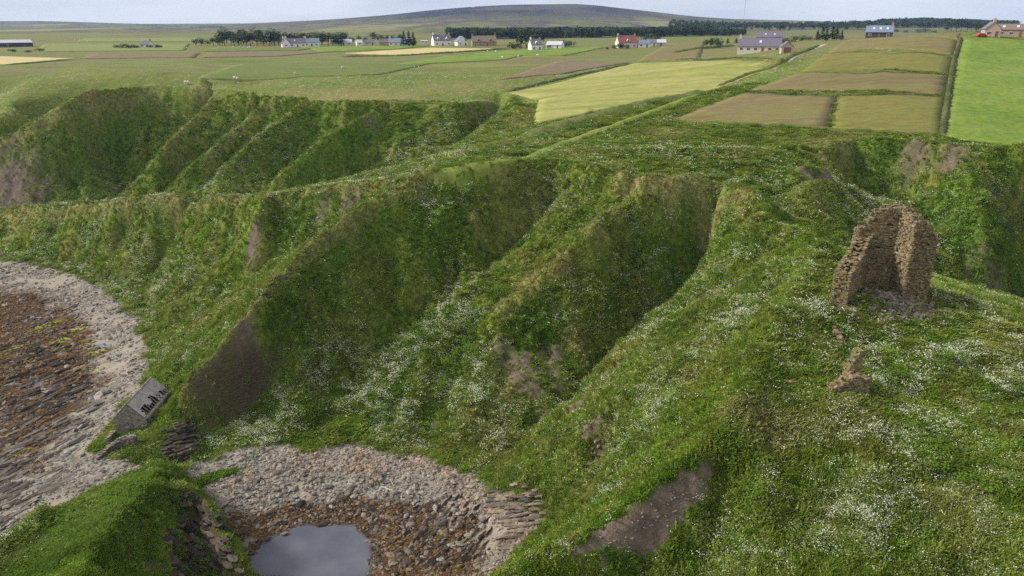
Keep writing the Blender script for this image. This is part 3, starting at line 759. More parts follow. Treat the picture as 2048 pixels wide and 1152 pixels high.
# ---------------------------------------------------------------- scatter: one 'stuff' object per kind of growth
def scatter(name, pts, rot, scl, source, attrs=None, label=None, cat=None):
    me = bpy.data.meshes.new(name)
    n = len(pts)
    me.vertices.add(n); me.vertices.foreach_set('co', np.asarray(pts, np.float32).ravel())
    a = me.attributes.new('rot', 'FLOAT_VECTOR', 'POINT'); a.data.foreach_set('vector', np.asarray(rot, np.float32).ravel())
    a = me.attributes.new('scl', 'FLOAT_VECTOR', 'POINT'); a.data.foreach_set('vector', np.asarray(scl, np.float32).ravel())
    for k, g in (attrs or {}).items():
        a = me.attributes.new(k, 'FLOAT', 'POINT'); a.data.foreach_set('value', np.asarray(g, np.float32))
    o = bpy.data.objects.new(name, me); C.objects.link(o)
    ng = bpy.data.node_groups.new(name + '_scatter', 'GeometryNodeTree')
    ng.interface.new_socket('Geometry', in_out='INPUT', socket_type='NodeSocketGeometry')
    ng.interface.new_socket('Geometry', in_out='OUTPUT', socket_type='NodeSocketGeometry')
    N, K = ng.nodes, ng.links
    gi = N.new('NodeGroupInput'); go = N.new('NodeGroupOutput')
    iop = N.new('GeometryNodeInstanceOnPoints')
    oi = N.new('GeometryNodeObjectInfo'); oi.inputs['Object'].default_value = source; oi.inputs['As Instance'].default_value = True
    ar = N.new('GeometryNodeInputNamedAttribute'); ar.data_type = 'FLOAT_VECTOR'; ar.inputs['Name'].default_value = 'rot'
    asc = N.new('GeometryNodeInputNamedAttribute'); asc.data_type = 'FLOAT_VECTOR'; asc.inputs['Name'].default_value = 'scl'
    e2r = N.new('FunctionNodeEulerToRotation')
    K.new(gi.outputs[0], iop.inputs['Points']); K.new(oi.outputs['Geometry'], iop.inputs['Instance'])
    K.new(ar.outputs['Attribute'], e2r.inputs[0]); K.new(e2r.outputs[0], iop.inputs['Rotation'])
    K.new(asc.outputs['Attribute'], iop.inputs['Scale']); K.new(iop.outputs['Instances'], go.inputs[0])
    md = o.modifiers.new('scatter', 'NODES'); md.node_group = ng
    o['kind'] = 'stuff'
    if label: o['label'] = label
    if cat: o['category'] = cat
    return o
def source_mesh(name, mb, mat, smooth=False):
    me = bpy.data.meshes.new(name); me.from_pydata(mb.v, [], mb.f)
    if smooth: me.polygons.foreach_set('use_smooth', [True] * len(me.polygons))
    me.materials.append(mat); me.update()
    return bpy.data.objects.new(name, me)       # never linked to the scene itself

def wedge(n, y0, y1, power, margin=1.0):
    """random ground points thinning out with distance, wider than any view from here"""
    t = rng.random(n)
    k = 2 - power
    y = (y0**k + (y1**k - y0**k) * t) ** (1 / k)
    x = (rng.random(n) * 2 - 1) * (y * margin + 6)
    return x, y
def in_fields(x, y, polys=None):
    m = np.zeros(x.shape, bool)
    for p in (polys or FIELDS + LANES): m |= pip(x, y, p)
    return m
def slope_at(x, y, e=.6):
    return (hz(x + e, y) - hz(x - e, y)) / (2 * e), (hz(x, y + e) - hz(x, y - e)) / (2 * e)

# ---------------------------------------------------------------- stone materials
def stone_mat(name, dark, mid, light, lichen=.0):
    t = NT(name)
    c = t.ramp(t.noise(2.3, 4, .65), [(.3, dark), (.5, mid), (.72, light)])
    cell = t.ramp(t.voro(2.8, t.mapv((1, 1, 4.2))), [(.15, .5), (.5, 1.0), (.85, 1.5)])
    c = t.mix(.85, c, cell, 'MULTIPLY')
    if lichen: c = t.mix(t.math('MULTIPLY', t.ramp(t.noise(1.1, 4, .7), [(.48, 0.0), (.6, 1.0)]), lichen), c, (.17,.155,.04))
    t.bump(t.noise(9, 4, .7), .6, .06)
    return t.col(c, .95)
M_STONE = stone_mat('castle_stone', (.082,.06,.035), (.185,.14,.082), (.33,.265,.165), .5)
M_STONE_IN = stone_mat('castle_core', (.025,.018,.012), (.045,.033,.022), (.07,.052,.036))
M_GREY = stone_mat('grey_flagstone', (.085,.072,.06), (.165,.14,.115), (.28,.24,.20), .15)
def stone_variants(n, mat):
    out = []
    for k in range(n):
        m = MB(); r = random.Random(40 + k)
        q = []
        for z in (-.5, .5):
            for (a, b) in ((-.5, -.5), (.5, -.5), (.5, .5), (-.5, .5)):
                q.append((a * r.uniform(.8, 1.08), b * r.uniform(.8, 1.08), z * r.uniform(.8, 1.08)))
        m.add(q, [(3, 2, 1, 0), (4, 5, 6, 7), (0, 1, 5, 4), (1, 2, 6, 5), (2, 3, 7, 6), (3, 0, 4, 7)])
        me = bpy.data.meshes.new('stone'); me.from_pydata(m.v, [], m.f); me.materials.append(mat); me.update(); out.append(me)
    return out
SV = stone_variants(7, M_STONE)
SVG = stone_variants(5, M_GREY)

def wall_run(root, name, a, b, thick, prof, course=.14, slen=(.3, .9), singles=60, mats=(M_STONE, M_STONE_IN), ragged=.35, variants=None, z0=-1.2, label=None, rough=.1, lean=0.0):
    """a coursed rubble wall from a to b in the root's frame; prof(t) is its broken top. Core, coursing and the picked stones of its edges."""
    a, b = Vector((*a, 0)), Vector((*b, 0)); ex = (b - a); Ln = ex.length; ex.normalize(); ey = Vector((-ex.y, ex.x, 0))
    R = random.Random(hash((round(Ln, 2), round(thick, 2))) & 0xffff)
    core = MB(); n = max(4, int(Ln / .5)); ins = .16
    def drop(w): return lean * max(0., w / thick + .25) ** 1.6
    def P(s, w, z): return a + ex * s + ey * w + Vector((0, 0, z))
    tops = [max(z0 + .3, prof(min(1, max(0, i / n))) - .35) for i in range(n + 1)]
    vs = []
    for i in range(n + 1):
        s = min(max(Ln * i / n, ins), Ln - ins)
        for w in (-thick / 2 + ins, thick / 2 - ins): vs += [P(s, w, z0), P(s, w, max(z0 + .2, tops[i] - drop(w)))]
    fs = []
    for i in range(n):
        k = i * 4; fs += [(k, k + 4, k + 5, k + 1), (k + 2, k + 3, k + 7, k + 6), (k + 1, k + 5, k + 7, k + 3)]
    fs += [(0, 1, 3, 2), (n * 4, n * 4 + 2, n * 4 + 3, n * 4 + 1)]
    core.add(vs, fs)
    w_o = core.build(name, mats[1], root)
    if label: w_o['label'] = label
    work = MB(); picks = []
    z = z0
    hmax = max(prof(i / 20) for i in range(21))
    while z < hmax + .2:
        h = course * R.uniform(.75, 1.3)
        for side in (-1, 1):
            s = R.uniform(-.2, 0)
            while s < Ln:
                l = R.uniform(*slen); mid = min(1, max(0, (s + l / 2) / Ln))
                if R.random() > .05 and z + h * .5 < prof(mid) - drop(side * thick / 2) + R.uniform(-ragged, ragged * .6):
                    dp = R.uniform(.28, .5); out = R.uniform(-rough, rough)
                    c = P(min(max(s + l / 2, .05), Ln - .05), side * (thick / 2 - dp / 2 + out), z + h / 2)
                    edge = z + h > prof(mid) - .55 or s < .2 or s + l > Ln - .3
                    rz = math.atan2(ex.y, ex.x) + R.uniform(-.08, .08)
                    M = Matrix.Translation(c) @ Euler((R.uniform(-.05, .05), R.uniform(-.05, .05), rz)).to_matrix().to_4x4() @ Matrix.Diagonal((l * .97, dp, h * .93, 1))
                    if edge and z > .2: picks.append((l * h * R.uniform(.8, 1.2), M))
                    else: work.box(-.5, .5, -.5, .5, -.5, .5, M, .0)
                s += l
        # stones of the two broken ends and of the wall head
        for e in (0, 1):
            t = -thick / 2
            while t < thick / 2:
                l = R.uniform(.25, .55)
                if z + h * .5 < prof(float(e)) - drop(t + l / 2) + R.uniform(-ragged, ragged * .5):
                    c = P(e * Ln + R.uniform(-.18, .12) * (1 if e else -1), min(t + l / 2, thick / 2 - .1), z + h / 2)
                    M = Matrix.Translation(c) @ Euler((0, 0, math.atan2(ex.y, ex.x) + R.uniform(-.2, .2))).to_matrix().to_4x4() @ Matrix.Diagonal((R.uniform(.35, .7), l * .95, h * .92, 1))
                    if z > .2: picks.append((l * h * 1.6, M))
                    else: work.box(-.5, .5, -.5, .5, -.5, .5, M)
                t += l
        z += h
    s = 0
    while s < Ln:
        for w in np.arange(-thick / 2 + .15, thick / 2, .38):
            tz = prof(s / Ln) - drop(w) - .3 + R.uniform(-.2, .25)
            M = Matrix.Translation(P(s, w, tz)) @ Euler((R.uniform(-.25, .25), R.uniform(-.25, .25), R.random() * 3)).to_matrix().to_4x4() @ Matrix.Diagonal((R.uniform(.3, .7), R.uniform(.25, .5), R.uniform(.1, .22), 1))
            picks.append((R.uniform(.05, .2), M))
        s += .42
    picks.sort(key=lambda p: -p[0])
    for k, (q, M) in enumerate(picks):
        if k < singles:
            o = bpy.data.objects.new('stone', (variants or SV)[k % len(variants or SV)]); C.objects.link(o); o.parent = w_o; o.matrix_local = M
        else: work.box(-.5, .5, -.5, .5, -.5, .5, M)
    st = work.build('stonework', mats[0], w_o); st['kind'] = 'stuff'
    return w_o
def profile(pts):
    xs = [p[0] for p in pts]; zs = [p[1] for p in pts]
    return lambda t: float(np.interp(t, xs, zs))

# ---------------------------------------------------------------- the tower ruin on the promontory
B = hit(1762, 600)
BZ = B.z - .1
ruin = thing('castle_ruin', (B.x, B.y, BZ), -.42, 'tall broken castle tower of brown rubble stone standing on the grassy promontory', 'ruin')
def rl(x, y):         # view-aligned offset to the ruin's own frame
    c, s = math.cos(.42), math.sin(.42); return (x * c - y * s, x * s + y * c)
wall_run(ruin, 'wall', rl(-5.4, -1.1), rl(-.5, 5.2), 1.8, profile([(0, 3.9), (.2, 4.1), (.23, 4.7), (.45, 4.8), (.6, 5.2), (.8, 6.0), (1, 7.0)]), singles=90, label='stepped side wall that ends in a squared jamb')
wall_run(ruin, 'wall', rl(-1.4, 5.4), rl(2.7, 4.5), 1.5, profile([(0, 7.2), (.2, 8.3), (.4, 9.4), (.65, 10.0), (1, 10.0)]), singles=60, label='dark back wall of the tower')
wall_run(ruin, 'wall', rl(4.0, 5.0), rl(4.3, 1.1), 3.0, profile([(0, 10.0), (.4, 10.1), (.7, 9.8), (1, 9.2)]), singles=120, slen=(.3, .7), ragged=.5, rough=.16, lean=3.2, label='thick broken wall end with its rubble core showing')
# ---------------------------------------------------------------- lesser remains
def remain(u, v, rz, label, runs, singles=30, dz=-.1):
    p = hit(u, v)
    r = thing('wall_fragment', (p.x, p.y, p.z + dz), rz, label, 'ruin')
    for (a, b, th, pr) in runs:
        wall_run(r, 'wall', a, b, th, profile(pr), course=.16, slen=(.25, .6), singles=singles, ragged=.15, rough=.08)
    return r
remain(1702, 782, .25, 'stepped stump of brown masonry with a narrow upright pillar, standing in white flowers', [((-2.1, .1), (.9, -.5), 1.2, [(0, .9), (.3, 1.5), (.6, 2.0), (1, 1.7)]), ((.15, 1.0), (.95, .9), .9, [(0, 2.4), (.4, 3.6), (1, 3.9)])], 45)
remain(1682, 690, 1.45, 'narrow low strip of brown wall sunk in grass between the tower and the stepped stump', [((-.2, 0), (2.6, .05), .6, [(0, .5), (.4, .9), (1, 1.0)])], 30)
remain(1592, 770, .1, 'short course of pale stones barely showing above the turf', [((-1.2, 0), (1.3, .1), .6, [(0, .35), (.5, .5), (1, .3)])], 24)
# loose rubble below the tower
rub = MB(); loose = []
for k in range(420):
    u, v = random.gauss(1790, 62), random.gauss(607, 24)
    if v < 562 or u < 1690: continue
    p = hit(u, v); s = random.uniform(.18, .6)
    loose.append((s, p))
for k in range(60):
    p = hit(random.gauss(1755, 22), random.gauss(578, 8)); loose.append((random.uniform(.25, .6), p))
loose.sort(key=lambda q: -q[0])
for k, (s, p) in enumerate(loose):
    M = Matrix.Translation(p + Vector((0, 0, .08))) @ Euler((random.uniform(-.5, .5), random.uniform(-.5, .5), random.random() * 6)).to_matrix().to_4x4() @ Matrix.Diagonal((s * 1.5, s, s * .4, 1))
    if k < 90:
        o = bpy.data.objects.new('fallen_stone', SVG[k % 5]); C.objects.link(o); o.matrix_world = M
        tag(o, 'flat grey stone fallen among the rubble in front of the castle tower', 'stone', 'fallen stones in front of the tower')
    else: rub.box(-.5, .5, -.5, .5, -.5, .5, M)
for k in range(150):
    t_ = random.random(); u_ = 1420 + (1185 - 1420) * t_ + random.gauss(10, 26); v_ = 925 + (1120 - 925) * t_ + random.gauss(18, 20); p = hit(u_, v_)
    if not samp(scar, np.array([p.x]), np.array([p.y]))[0]: continue
    s = random.uniform(.06, .22); rub.box(-.5, .5, -.5, .5, -.5, .5, Matrix.Translation(p + Vector((0, 0, .03))) @ Euler((random.uniform(-.5, .5), random.uniform(-.5, .5), random.random() * 6)).to_matrix().to_4x4() @ Matrix.Diagonal((s * 1.4, s, s * .6, 1)))
o = rub.build('rubble', M_GREY); o['kind'] = 'stuff'; o['label'] = 'small grey rubble strewn below the castle tower and over the bare scar'
# ---------------------------------------------------------------- the roofless-edged bothy on the shore
M_BOTHY = stone_mat('bothy_stone', (.13,.115,.10), (.24,.21,.185), (.36,.32,.28), .15)
A0 = Vector(PZ(264, 862, 3.5))
def slate_mat():
    t = NT('roof_slate')
    c = t.ramp(t.noise(1.3, 4, .6), [(.3, (.28,.24,.24)), (.5, (.38,.335,.335)), (.7, (.47,.42,.41))])
    n = t.n.new('ShaderNodeTexBrick'); n.inputs['Scale'].default_value = 2.2; n.inputs['Mortar Size'].default_value = .03
    n.inputs['Color1'].default_value = (.8, .8, .8, 1); n.inputs['Color2'].default_value = (1.15, 1.15, 1.15, 1); n.inputs['Mortar'].default_value = (.35, .35, .35, 1)
    tc = t.n.new('ShaderNodeTexCoord'); t.lk(tc.outputs['UV'], n.inputs['Vector'])
    return t.col(c, .7)
M_SLATE = slate_mat()
tw = NT('grey_timber'); M_TIMBER = tw.col(tw.ramp(tw.noise(3, 3), [(.3, (.20,.17,.14)), (.7, (.36,.32,.27))]), .85)
td = NT('dark_boards'); M_DARKB = td.col(td.ramp(td.noise(3, 3, .6, td.mapv((8, 8, 1))), [(.3, (.035,.03,.028)), (.7, (.08,.07,.062))]), .85)
BL, BW, EAVE, RIDGE = 8.4, 4.7, 2.1, 4.5
B_ROT = math.radians(2)        # long axis turned from +Y towards +X
bothy = thing('stone_bothy', (A0.x, A0.y, A0.z), B_ROT, 'small grey stone bothy on the shore with slates missing from its roof', 'hut')
hw = BW / 2
def gable(y, t, name):
    m = MB(); ys = (y, y + t)
    prof = [(-hw, -.8), (hw, -.8), (hw, EAVE), (0, RIDGE - .08), (-hw, EAVE)]
    vs = [(px, yy, pz) for yy in ys for px, pz in prof]
    m.add(vs, [(0, 1, 2, 3, 4), (9, 8, 7, 6, 5)] + [(i, 5 + i, 5 + (i + 1) % 5, (i + 1) % 5) for i in range(5)])
    w = m.build(name, M_BOTHY, bothy)
    st = MB()
    for sgn, yy in ((-1, y), (1, y + t)):
        z = -.8
        while z < RIDGE:
            h = random.uniform(.14, .24); x = -hw
            lim = hw if z < EAVE else hw * max(0, (RIDGE - .15 - z) / (RIDGE - EAVE))
            while x < hw:
                l = random.uniform(.3, .75)
                if abs(x + l / 2) + l * .3 < lim:
                    st.box(x + .01, x + l - .01, yy - .05 + random.uniform(-.03, .03), yy + .05 + random.uniform(-.03, .03), z + .01, z + h - .015)
                x += l
            z += h
    s = st.build('stonework', M_BOTHY, w); s['kind'] = 'stuff'
    return w
gable(0, .5, 'gable_wall'); gable(BL - .5, .5, 'gable_wall')
for sx in (-1, 1):
    m = MB(); m.box(sx * hw - .25, sx * hw + .25, .5, BL - .5, -.8, EAVE - .1); w = m.build('side_wall', M_BOTHY, bothy)
    st = MB(); z = -.8
    while z < EAVE - .2:
        h = random.uniform(.14, .24); yy = .5
        while yy < BL - .6:
            l = random.uniform(.3, .75); st.box(sx * (hw + .22), sx * (hw + .22) + sx * .08, yy + .01, min(yy + l, BL - .5) - .01, z + .01, z + h - .02); yy += l
        z += h
    s = st.build('stonework', M_BOTHY, w); s['kind'] = 'stuff'
# roof slopes made of slates; the lower seaward part of one slope has lost many
ra = math.atan2(RIDGE - EAVE, hw); sl = math.hypot(RIDGE - EAVE, hw) + .35
def roof(sx, lost):
    m = MB()
    rows = int(sl / .32); cols = int((BL + .2) / .42)
    for r in range(rows):
        for c in range(cols + 1):
            if lost(c / cols, r / rows): continue
            y0 = -.1 + c * .42 - (.21 if r % 2 else 0); y1 = min(y0 + .40, BL + .1); y0 = max(y0, -.1)
            if y1 - y0 < .08: continue
            s0 = r * .32; s1 = s0 + .37; q = random.uniform(-.012, .012)
            def pt(s, yy, k): return (sx * s * math.cos(ra), yy, RIDGE + .1 - s * math.sin(ra) + k)
            m.add([pt(s0, y0, q), pt(s0, y1, q), pt(s1, y1, .045 + q), pt(s1, y0, .045 + q), pt(s0, y0, q - .03), pt(s0, y1, q - .03), pt(s1, y1, .01 + q), pt(s1, y0, .01 + q)],
                  [(0, 1, 2, 3), (7, 6, 5, 4), (2, 6, 7, 3), (0, 3, 7, 4), (1, 5, 6, 2)])
    o = m.build('roof_slope', M_SLATE, bothy); return o
def lost_r(a, r):
    if r < .38: return False
    hole = [(.0, .10, .82), (.10, .17, .55), (.20, .26, .50), (.30, .36, .62), (.40, .46, .72), (.50, .56, .40), (.58, .64, .66), (.68, .72, .60), (.76, .86, .55), (.9, 1, .7)]
    return any(x0 <= a <= x1 and r > rr + .04 * math.sin(a * 40) for x0, x1, rr in hole)
roof(1, lost_r); roof(-1, lambda a, r: False)
m = MB(); m.box(-.14, .14, -.12, BL + .12, RIDGE + .1, RIDGE + .2); m.build('ridge_cap', M_GREY, bothy)
for i in range(12):
    yy = .35 + i * (BL - .7) / 11
    for sx in (1, -1):
        m = MB()
        def pt(s, y, k): return (sx * s * math.cos(ra), y, RIDGE + .02 - s * math.sin(ra) + k)
        q = [pt(.0, yy - .05, 0), pt(0, yy + .05, 0), pt(sl - .1, yy + .05, 0), pt(sl - .1, yy - .05, 0)]
        m.add(q + [(p[0], p[1], p[2] - .13) for p in q], [(0, 1, 2, 3), (7, 6, 5, 4), (0, 4, 5, 1), (1, 5, 6, 2), (2, 6, 7, 3), (3, 7, 4, 0)])
        m.build('rafter', M_TIMBER, bothy)
m = MB(); m.box(hw - .3, hw + .18, -.05, BL + .05, EAVE - .12, EAVE - .02); m.build('wall_plate', M_TIMBER, bothy)
m = MB(); m.box(-hw + .2, hw - .2, .4, BL - .4, -.3, .15); m.build('earth_floor', M_DARKB, bothy)

# drystone walls beside it
def drystone(pix, h, label, th=.7, singles=26):
    P = [hit(*p) for p in pix]
    r = thing('drystone_wall', P[0], 0, label, 'wall')
    for a, b, (ha, hb) in zip(P[:-1], P[1:], h):
        za, zb = a.z - P[0].z, b.z - P[0].z
        wall_run(r, 'wall', (a.x - P[0].x, a.y - P[0].y), (b.x - P[0].x, b.y - P[0].y), th, profile([(0, za + ha), (.5, (za + zb) / 2 + (ha + hb) / 2 + .1), (1, zb + hb)]), course=.17, slen=(.25, .6), singles=singles, mats=(M_GREY, M_GREY), ragged=.12, variants=SVG, z0=min(za, zb) - .6)
drystone([(198,919),(222,904),(250,893),(271,893)], [(.5, 1.0), (1.0, 1.5), (1.5, 1.6)], 'curved broken drystone wall leaning across the grass below the bothy')
drystone([(219,888),(229,874)], [(.9, 1.0)], 'short stub of drystone wall between the bothy and the curved wall', .6, 14)
drystone([(262,806),(248,822)], [(.5, .7)], 'low pile of stones against the seaward side of the bothy', .6, 10)
# ---------------------------------------------------------------- sea water, pools
def water_mat():
    t = NT('still_water')
    t.b.inputs['IOR'].default_value = 1.33; t.b.inputs['Specular IOR Level'].default_value = .6
    t.bump(t.math('ADD', t.noise(1.6, 3, .5), t.noise(7, 2, .5)), .05, .06)
    t.col(t.ramp(t.noise(.25, 3), [(.35, (.07,.078,.10)), (.65, (.105,.112,.138))]), .05)  # base colour lightened to stand in for the grey-blue sky reflection
    tr = t.n.new('ShaderNodeBsdfTransparent'); tr.inputs['Color'].default_value = (.75, .72, .62, 1); mx = t.n.new('ShaderNodeMixShader')
    t.lk(t.ramp(t.math('ADD', t.attr('depth'), t.math('MULTIPLY', t.math('SUBTRACT', t.noise(1.4, 4, .7), .5), .16)), [(.0, .3), (.14, .96)]), mx.inputs['Fac'])
    t.lk(tr.outputs[0], mx.inputs[1]); t.lk(t.b.outputs[0], mx.inputs[2]); t.lk(mx.outputs[0], t.out.inputs['Surface'])
    return t.m
M_WATER = water_mat()
def sheet(name, x0, x1, y0, y1, z, nx=2, ny=2):
    vs = [(x0 + (x1 - x0) * i / nx, y0 + (y1 - y0) * j / ny, z) for j in range(ny + 1) for i in range(nx + 1)]
    fs = [(j * (nx + 1) + i, j * (nx + 1) + i + 1, (j + 1) * (nx + 1) + i + 1, (j + 1) * (nx + 1) + i) for j in range(ny) for i in range(nx)]
    o = link_mesh(name, vs, fs, M_WATER); o['kind'] = 'structure'; return o
wo = sheet('water', -420, 12, -150, 215, .6, 432, 365)
wc_ = np.zeros(len(wo.data.vertices) * 3); wo.data.vertices.foreach_get('co', wc_); wc_ = wc_.reshape(-1, 3)
at_ = wo.data.attributes.new('depth', 'FLOAT', 'POINT'); at_.data.foreach_set('value', np.clip(.6 - hz(wc_[:, 0], wc_[:, 1]), 0, 2).astype(np.float32))
tp = NT('puddle'); M_POOL = tp.col((.16,.165,.19), .05)  # pale colour paints in the sky mirrored by the puddles
for k, (u, v, r) in enumerate([(35,752,1.6),(105,782,1.3),(145,800,1.1),(88,968,1.3),(215,690,1.8),(20,665,1.2),(80,632,1.8),(125,935,.8),(15,770,1.3),(60,800,1.0),(230,712,1.2)]):
    p = hit(u, v)
    a = np.linspace(0, 6.283, 24); zz = float(np.percentile(hz(p.x + np.cos(a) * r * .7, p.y + np.sin(a) * r * .4), 45))
    vs = [(p.x + math.cos(q) * r * random.uniform(.9, 1.5), p.y + math.sin(q) * r * random.uniform(.5, .8), zz) for q in a[:-1]]
    o = link_mesh('tide_pool', vs, [tuple(range(len(vs)))], M_POOL); o['kind'] = 'structure'
# ---------------------------------------------------------------- shingle
def pebble_mat(inst):
    t = NT('beach_pebble')
    c = t.ramp(t.objrand(), [(0, (.08,.07,.06)), (.3, (.17,.15,.125)), (.6, (.245,.22,.185)), (.85, (.33,.30,.265)), (1, (.25,.19,.13))])
    c = t.mix(.6, c, t.ramp(t.noise(6, 3), [(.3, .7), (.7, 1.2)]), 'MULTIPLY')
    if inst: c = t.mix(t.math('MULTIPLY', t.attr('weed', True), .85), c, t.ramp(t.objrand(), [(0, (.02,.016,.013)), (.5, (.05,.035,.022)), (.8, (.11,.055,.016)), (1, (.16,.13,.1))]))
    if inst: c = t.mix(t.attr('warm', True), c, t.mix(1.0, c, (1.2, .92, .68), 'MULTIPLY'))
    return t.col(c, .85)
M_PEB, M_PEB1 = pebble_mat(True), pebble_mat(False)
def pebble(seed, flat):
    random.seed(seed); m = MB(); m.blobby((0, 0, 0), .5, 7, 4, .22, (1.2, .9, flat)); return m
S_PEB = [source_mesh('pebble_source', pebble(3, .5), M_PEB), source_mesh('pebble_source', pebble(8, .32), M_PEB)]
tw_ = NT('seaweed'); cw = tw_.ramp(tw_.noise(.5, 4, .6), [(.3, (.03,.02,.01)), (.46, (.075,.042,.014)), (.6, (.15,.072,.016)), (.75, (.17,.15,.03))])
M_WEED = tw_.col(tw_.mix(.7, cw, tw_.ramp(tw_.objrand(), [(0, .35), (.6, 1.0), (1, 1.6)]), 'MULTIPLY'), .45)
def weedclump(seed):
    random.seed(seed); m = MB()
    for i in range(9):
        a = random.random() * 6.283; r = random.uniform(0, .4); m.blobby((r * math.cos(a), r * math.sin(a), 0), random.uniform(.12, .25), 6, 3, .4, (1.3, .8, .4))
    return m
S_WEED = source_mesh('seaweed_source', weedclump(4), M_WEED)
random.seed(77)
def shore_pts(n, x0, x1, y0, y1):
    x = rng.uniform(x0, x1, n); y = rng.uniform(y0, y1, n)
    k = (rng.random(n) < samp(shore, x, y) * (1 - .85 * samp(sand, x, y))) & (hz(x, y) > .45)
    return x[k], y[k]
xa, ya = shore_pts(22000, -46, 4, 55, 100); xb, yb = shore_pts(46000, -150, -44, 55, 200)
x = np.concatenate([xa, xb]); y = np.concatenate([ya, yb]); z = hz(x, y); n = len(x)
wd = samp(weed, x, y)
s = rng.lognormal(0, .5, n) * np.where(x > -46, .25, .3) * np.clip(1.25 - z * .12, .6, 1.2)
warm = np.clip((fbm(x, y, 8, 2, .5, 71) - .4) * 3, 0, 1) * np.where(x > -46, np.clip((z - 1.6) / 1.2, 0, 1), .25)
for k in (0, 1):
    q = (np.arange(n) % 2) == k
    m_ = int(q.sum())
    scatter('shingle', np.stack([x[q], y[q], z[q] + .04], 1), np.stack([rng.normal(0, .25, m_), rng.normal(0, .25, m_), rng.random(m_) * 6.28], 1), np.stack([s[q] * 1.15, s[q], s[q]], 1), S_PEB[k], dict(weed=wd[q] * rng.uniform(.4, 1.2, m_), warm=warm[q]), 'grey and tan shingle covering the beaches', 'shingle')
q = rng.random(n) < wd * .42
xw, yw, zw = x[q] + .3, y[q] + .2, z[q]; m_ = int(q.sum()); sw = rng.uniform(.5, 1.3, m_)
scatter('seaweed', np.stack([xw, yw, zw], 1), np.stack([np.zeros(m_), np.zeros(m_), rng.normal(.7, .5, m_)], 1), np.stack([sw * 1.5, sw * .8, sw * .8], 1), S_WEED, None, 'brown and orange seaweed over the low shore rocks', 'seaweed')
# larger stones one can pick out
PV = []
for k in range(8):
    random.seed(100 + k); m = MB(); m.blobby((0, 0, 0), .5, 7, 4, .3, (1.25, .85, random.uniform(.35, .6)))
    me = bpy.data.meshes.new('beach_stone'); me.from_pydata(m.v, [], m.f); me.materials.append(M_PEB1); me.update(); PV.append(me)
random.seed(78)
def big_stones(n, cx, cy, sx, sy, lo, hi, label, group):
    k = 0; tries = 0
    while k < n and tries < 4000:
        tries += 1
        p = hit(random.gauss(cx, sx), random.gauss(cy, sy))
        if samp(shore, np.array([p.x]), np.array([p.y]))[0] < .6 or p.z < .5: continue
        s_ = random.uniform(lo, hi)
        o = bpy.data.objects.new('beach_stone', PV[(k * 5 + n) % 8]); C.objects.link(o)
        o.location = p + Vector((0, 0, s_ * .12)); o.rotation_euler = (random.gauss(0, .2), random.gauss(0, .2), random.random() * 6.28); o.scale = (s_, s_, s_)
        tag(o, label, 'stone', group); k += 1
big_stones(130, 680, 975, 150, 26, .45, .95, 'tan flat stone among the shingle of the small cove', 'stones on the cove beach')
big_stones(40, 880, 1030, 50, 40, .5, 1.0, 'dark weedy stone beside the pool in the small cove', 'stones beside the cove pool')
big_stones(90, 200, 640, 70, 90, .5, 1.1, 'grey stone on the long curved shingle bank of the wide bay', 'stones on the long shingle bank')
# ---------------------------------------------------------------- rock ledges: tilted slabs
def slab_meshes(mat, n=6):
    out = []
    for k in range(n):
        r = random.Random(300 + k); vs = []; fs = []; ns = 5
        for i in range(ns + 1):
            t = i / ns - .5; w = .5 * r.uniform(.7, 1.1) * (1 - (2 * t)**4 * .5); h = .5 * r.uniform(.7, 1.1) * (1 - (2 * t)**4 * .6); o_ = r.uniform(-.15, .15)
            vs += [(t, -w + o_, -.5), (t, w + o_, -.5), (t, w * .8 + o_, h), (t, -w * .9 + o_, h * .8)]
        for i in range(ns):
            k4 = i * 4
            for q in range(4): fs.append((k4 + q, k4 + (q + 1) % 4, k4 + 4 + (q + 1) % 4, k4 + 4 + q))
        fs += [(3, 2, 1, 0), (ns * 4, ns * 4 + 1, ns * 4 + 2, ns * 4 + 3)]
        me = bpy.data.meshes.new('slab'); me.from_pydata(vs, [], fs); me.materials.append(mat); me.update(); out.append(me)
    return out
def ledge_mat(name, stops):
    t = NT(name); c = t.ramp(t.objrand(), stops)
    c = t.mix(.8, c, t.ramp(t.noise(1.5, 5, .7), [(.3, .5), (.7, 1.3)]), 'MULTIPLY')
    t.bump(t.noise(6, 4, .7), .6, .08)
    return t.col(c, .8)
M_LEDGE = ledge_mat('shore_ledge', [(0, (.06,.05,.045)), (.35, (.15,.125,.10)), (.7, (.25,.21,.175)), (1, (.32,.28,.24))])
M_LEDGEW = ledge_mat('weathered_ledge', [(0, (.10,.085,.07)), (.5, (.22,.175,.13)), (1, (.33,.26,.18))])
M_LEDGED = ledge_mat('dark_cliff_ledge', [(0, (.022,.018,.014)), (.6, (.06,.047,.036)), (1, (.12,.095,.07))])
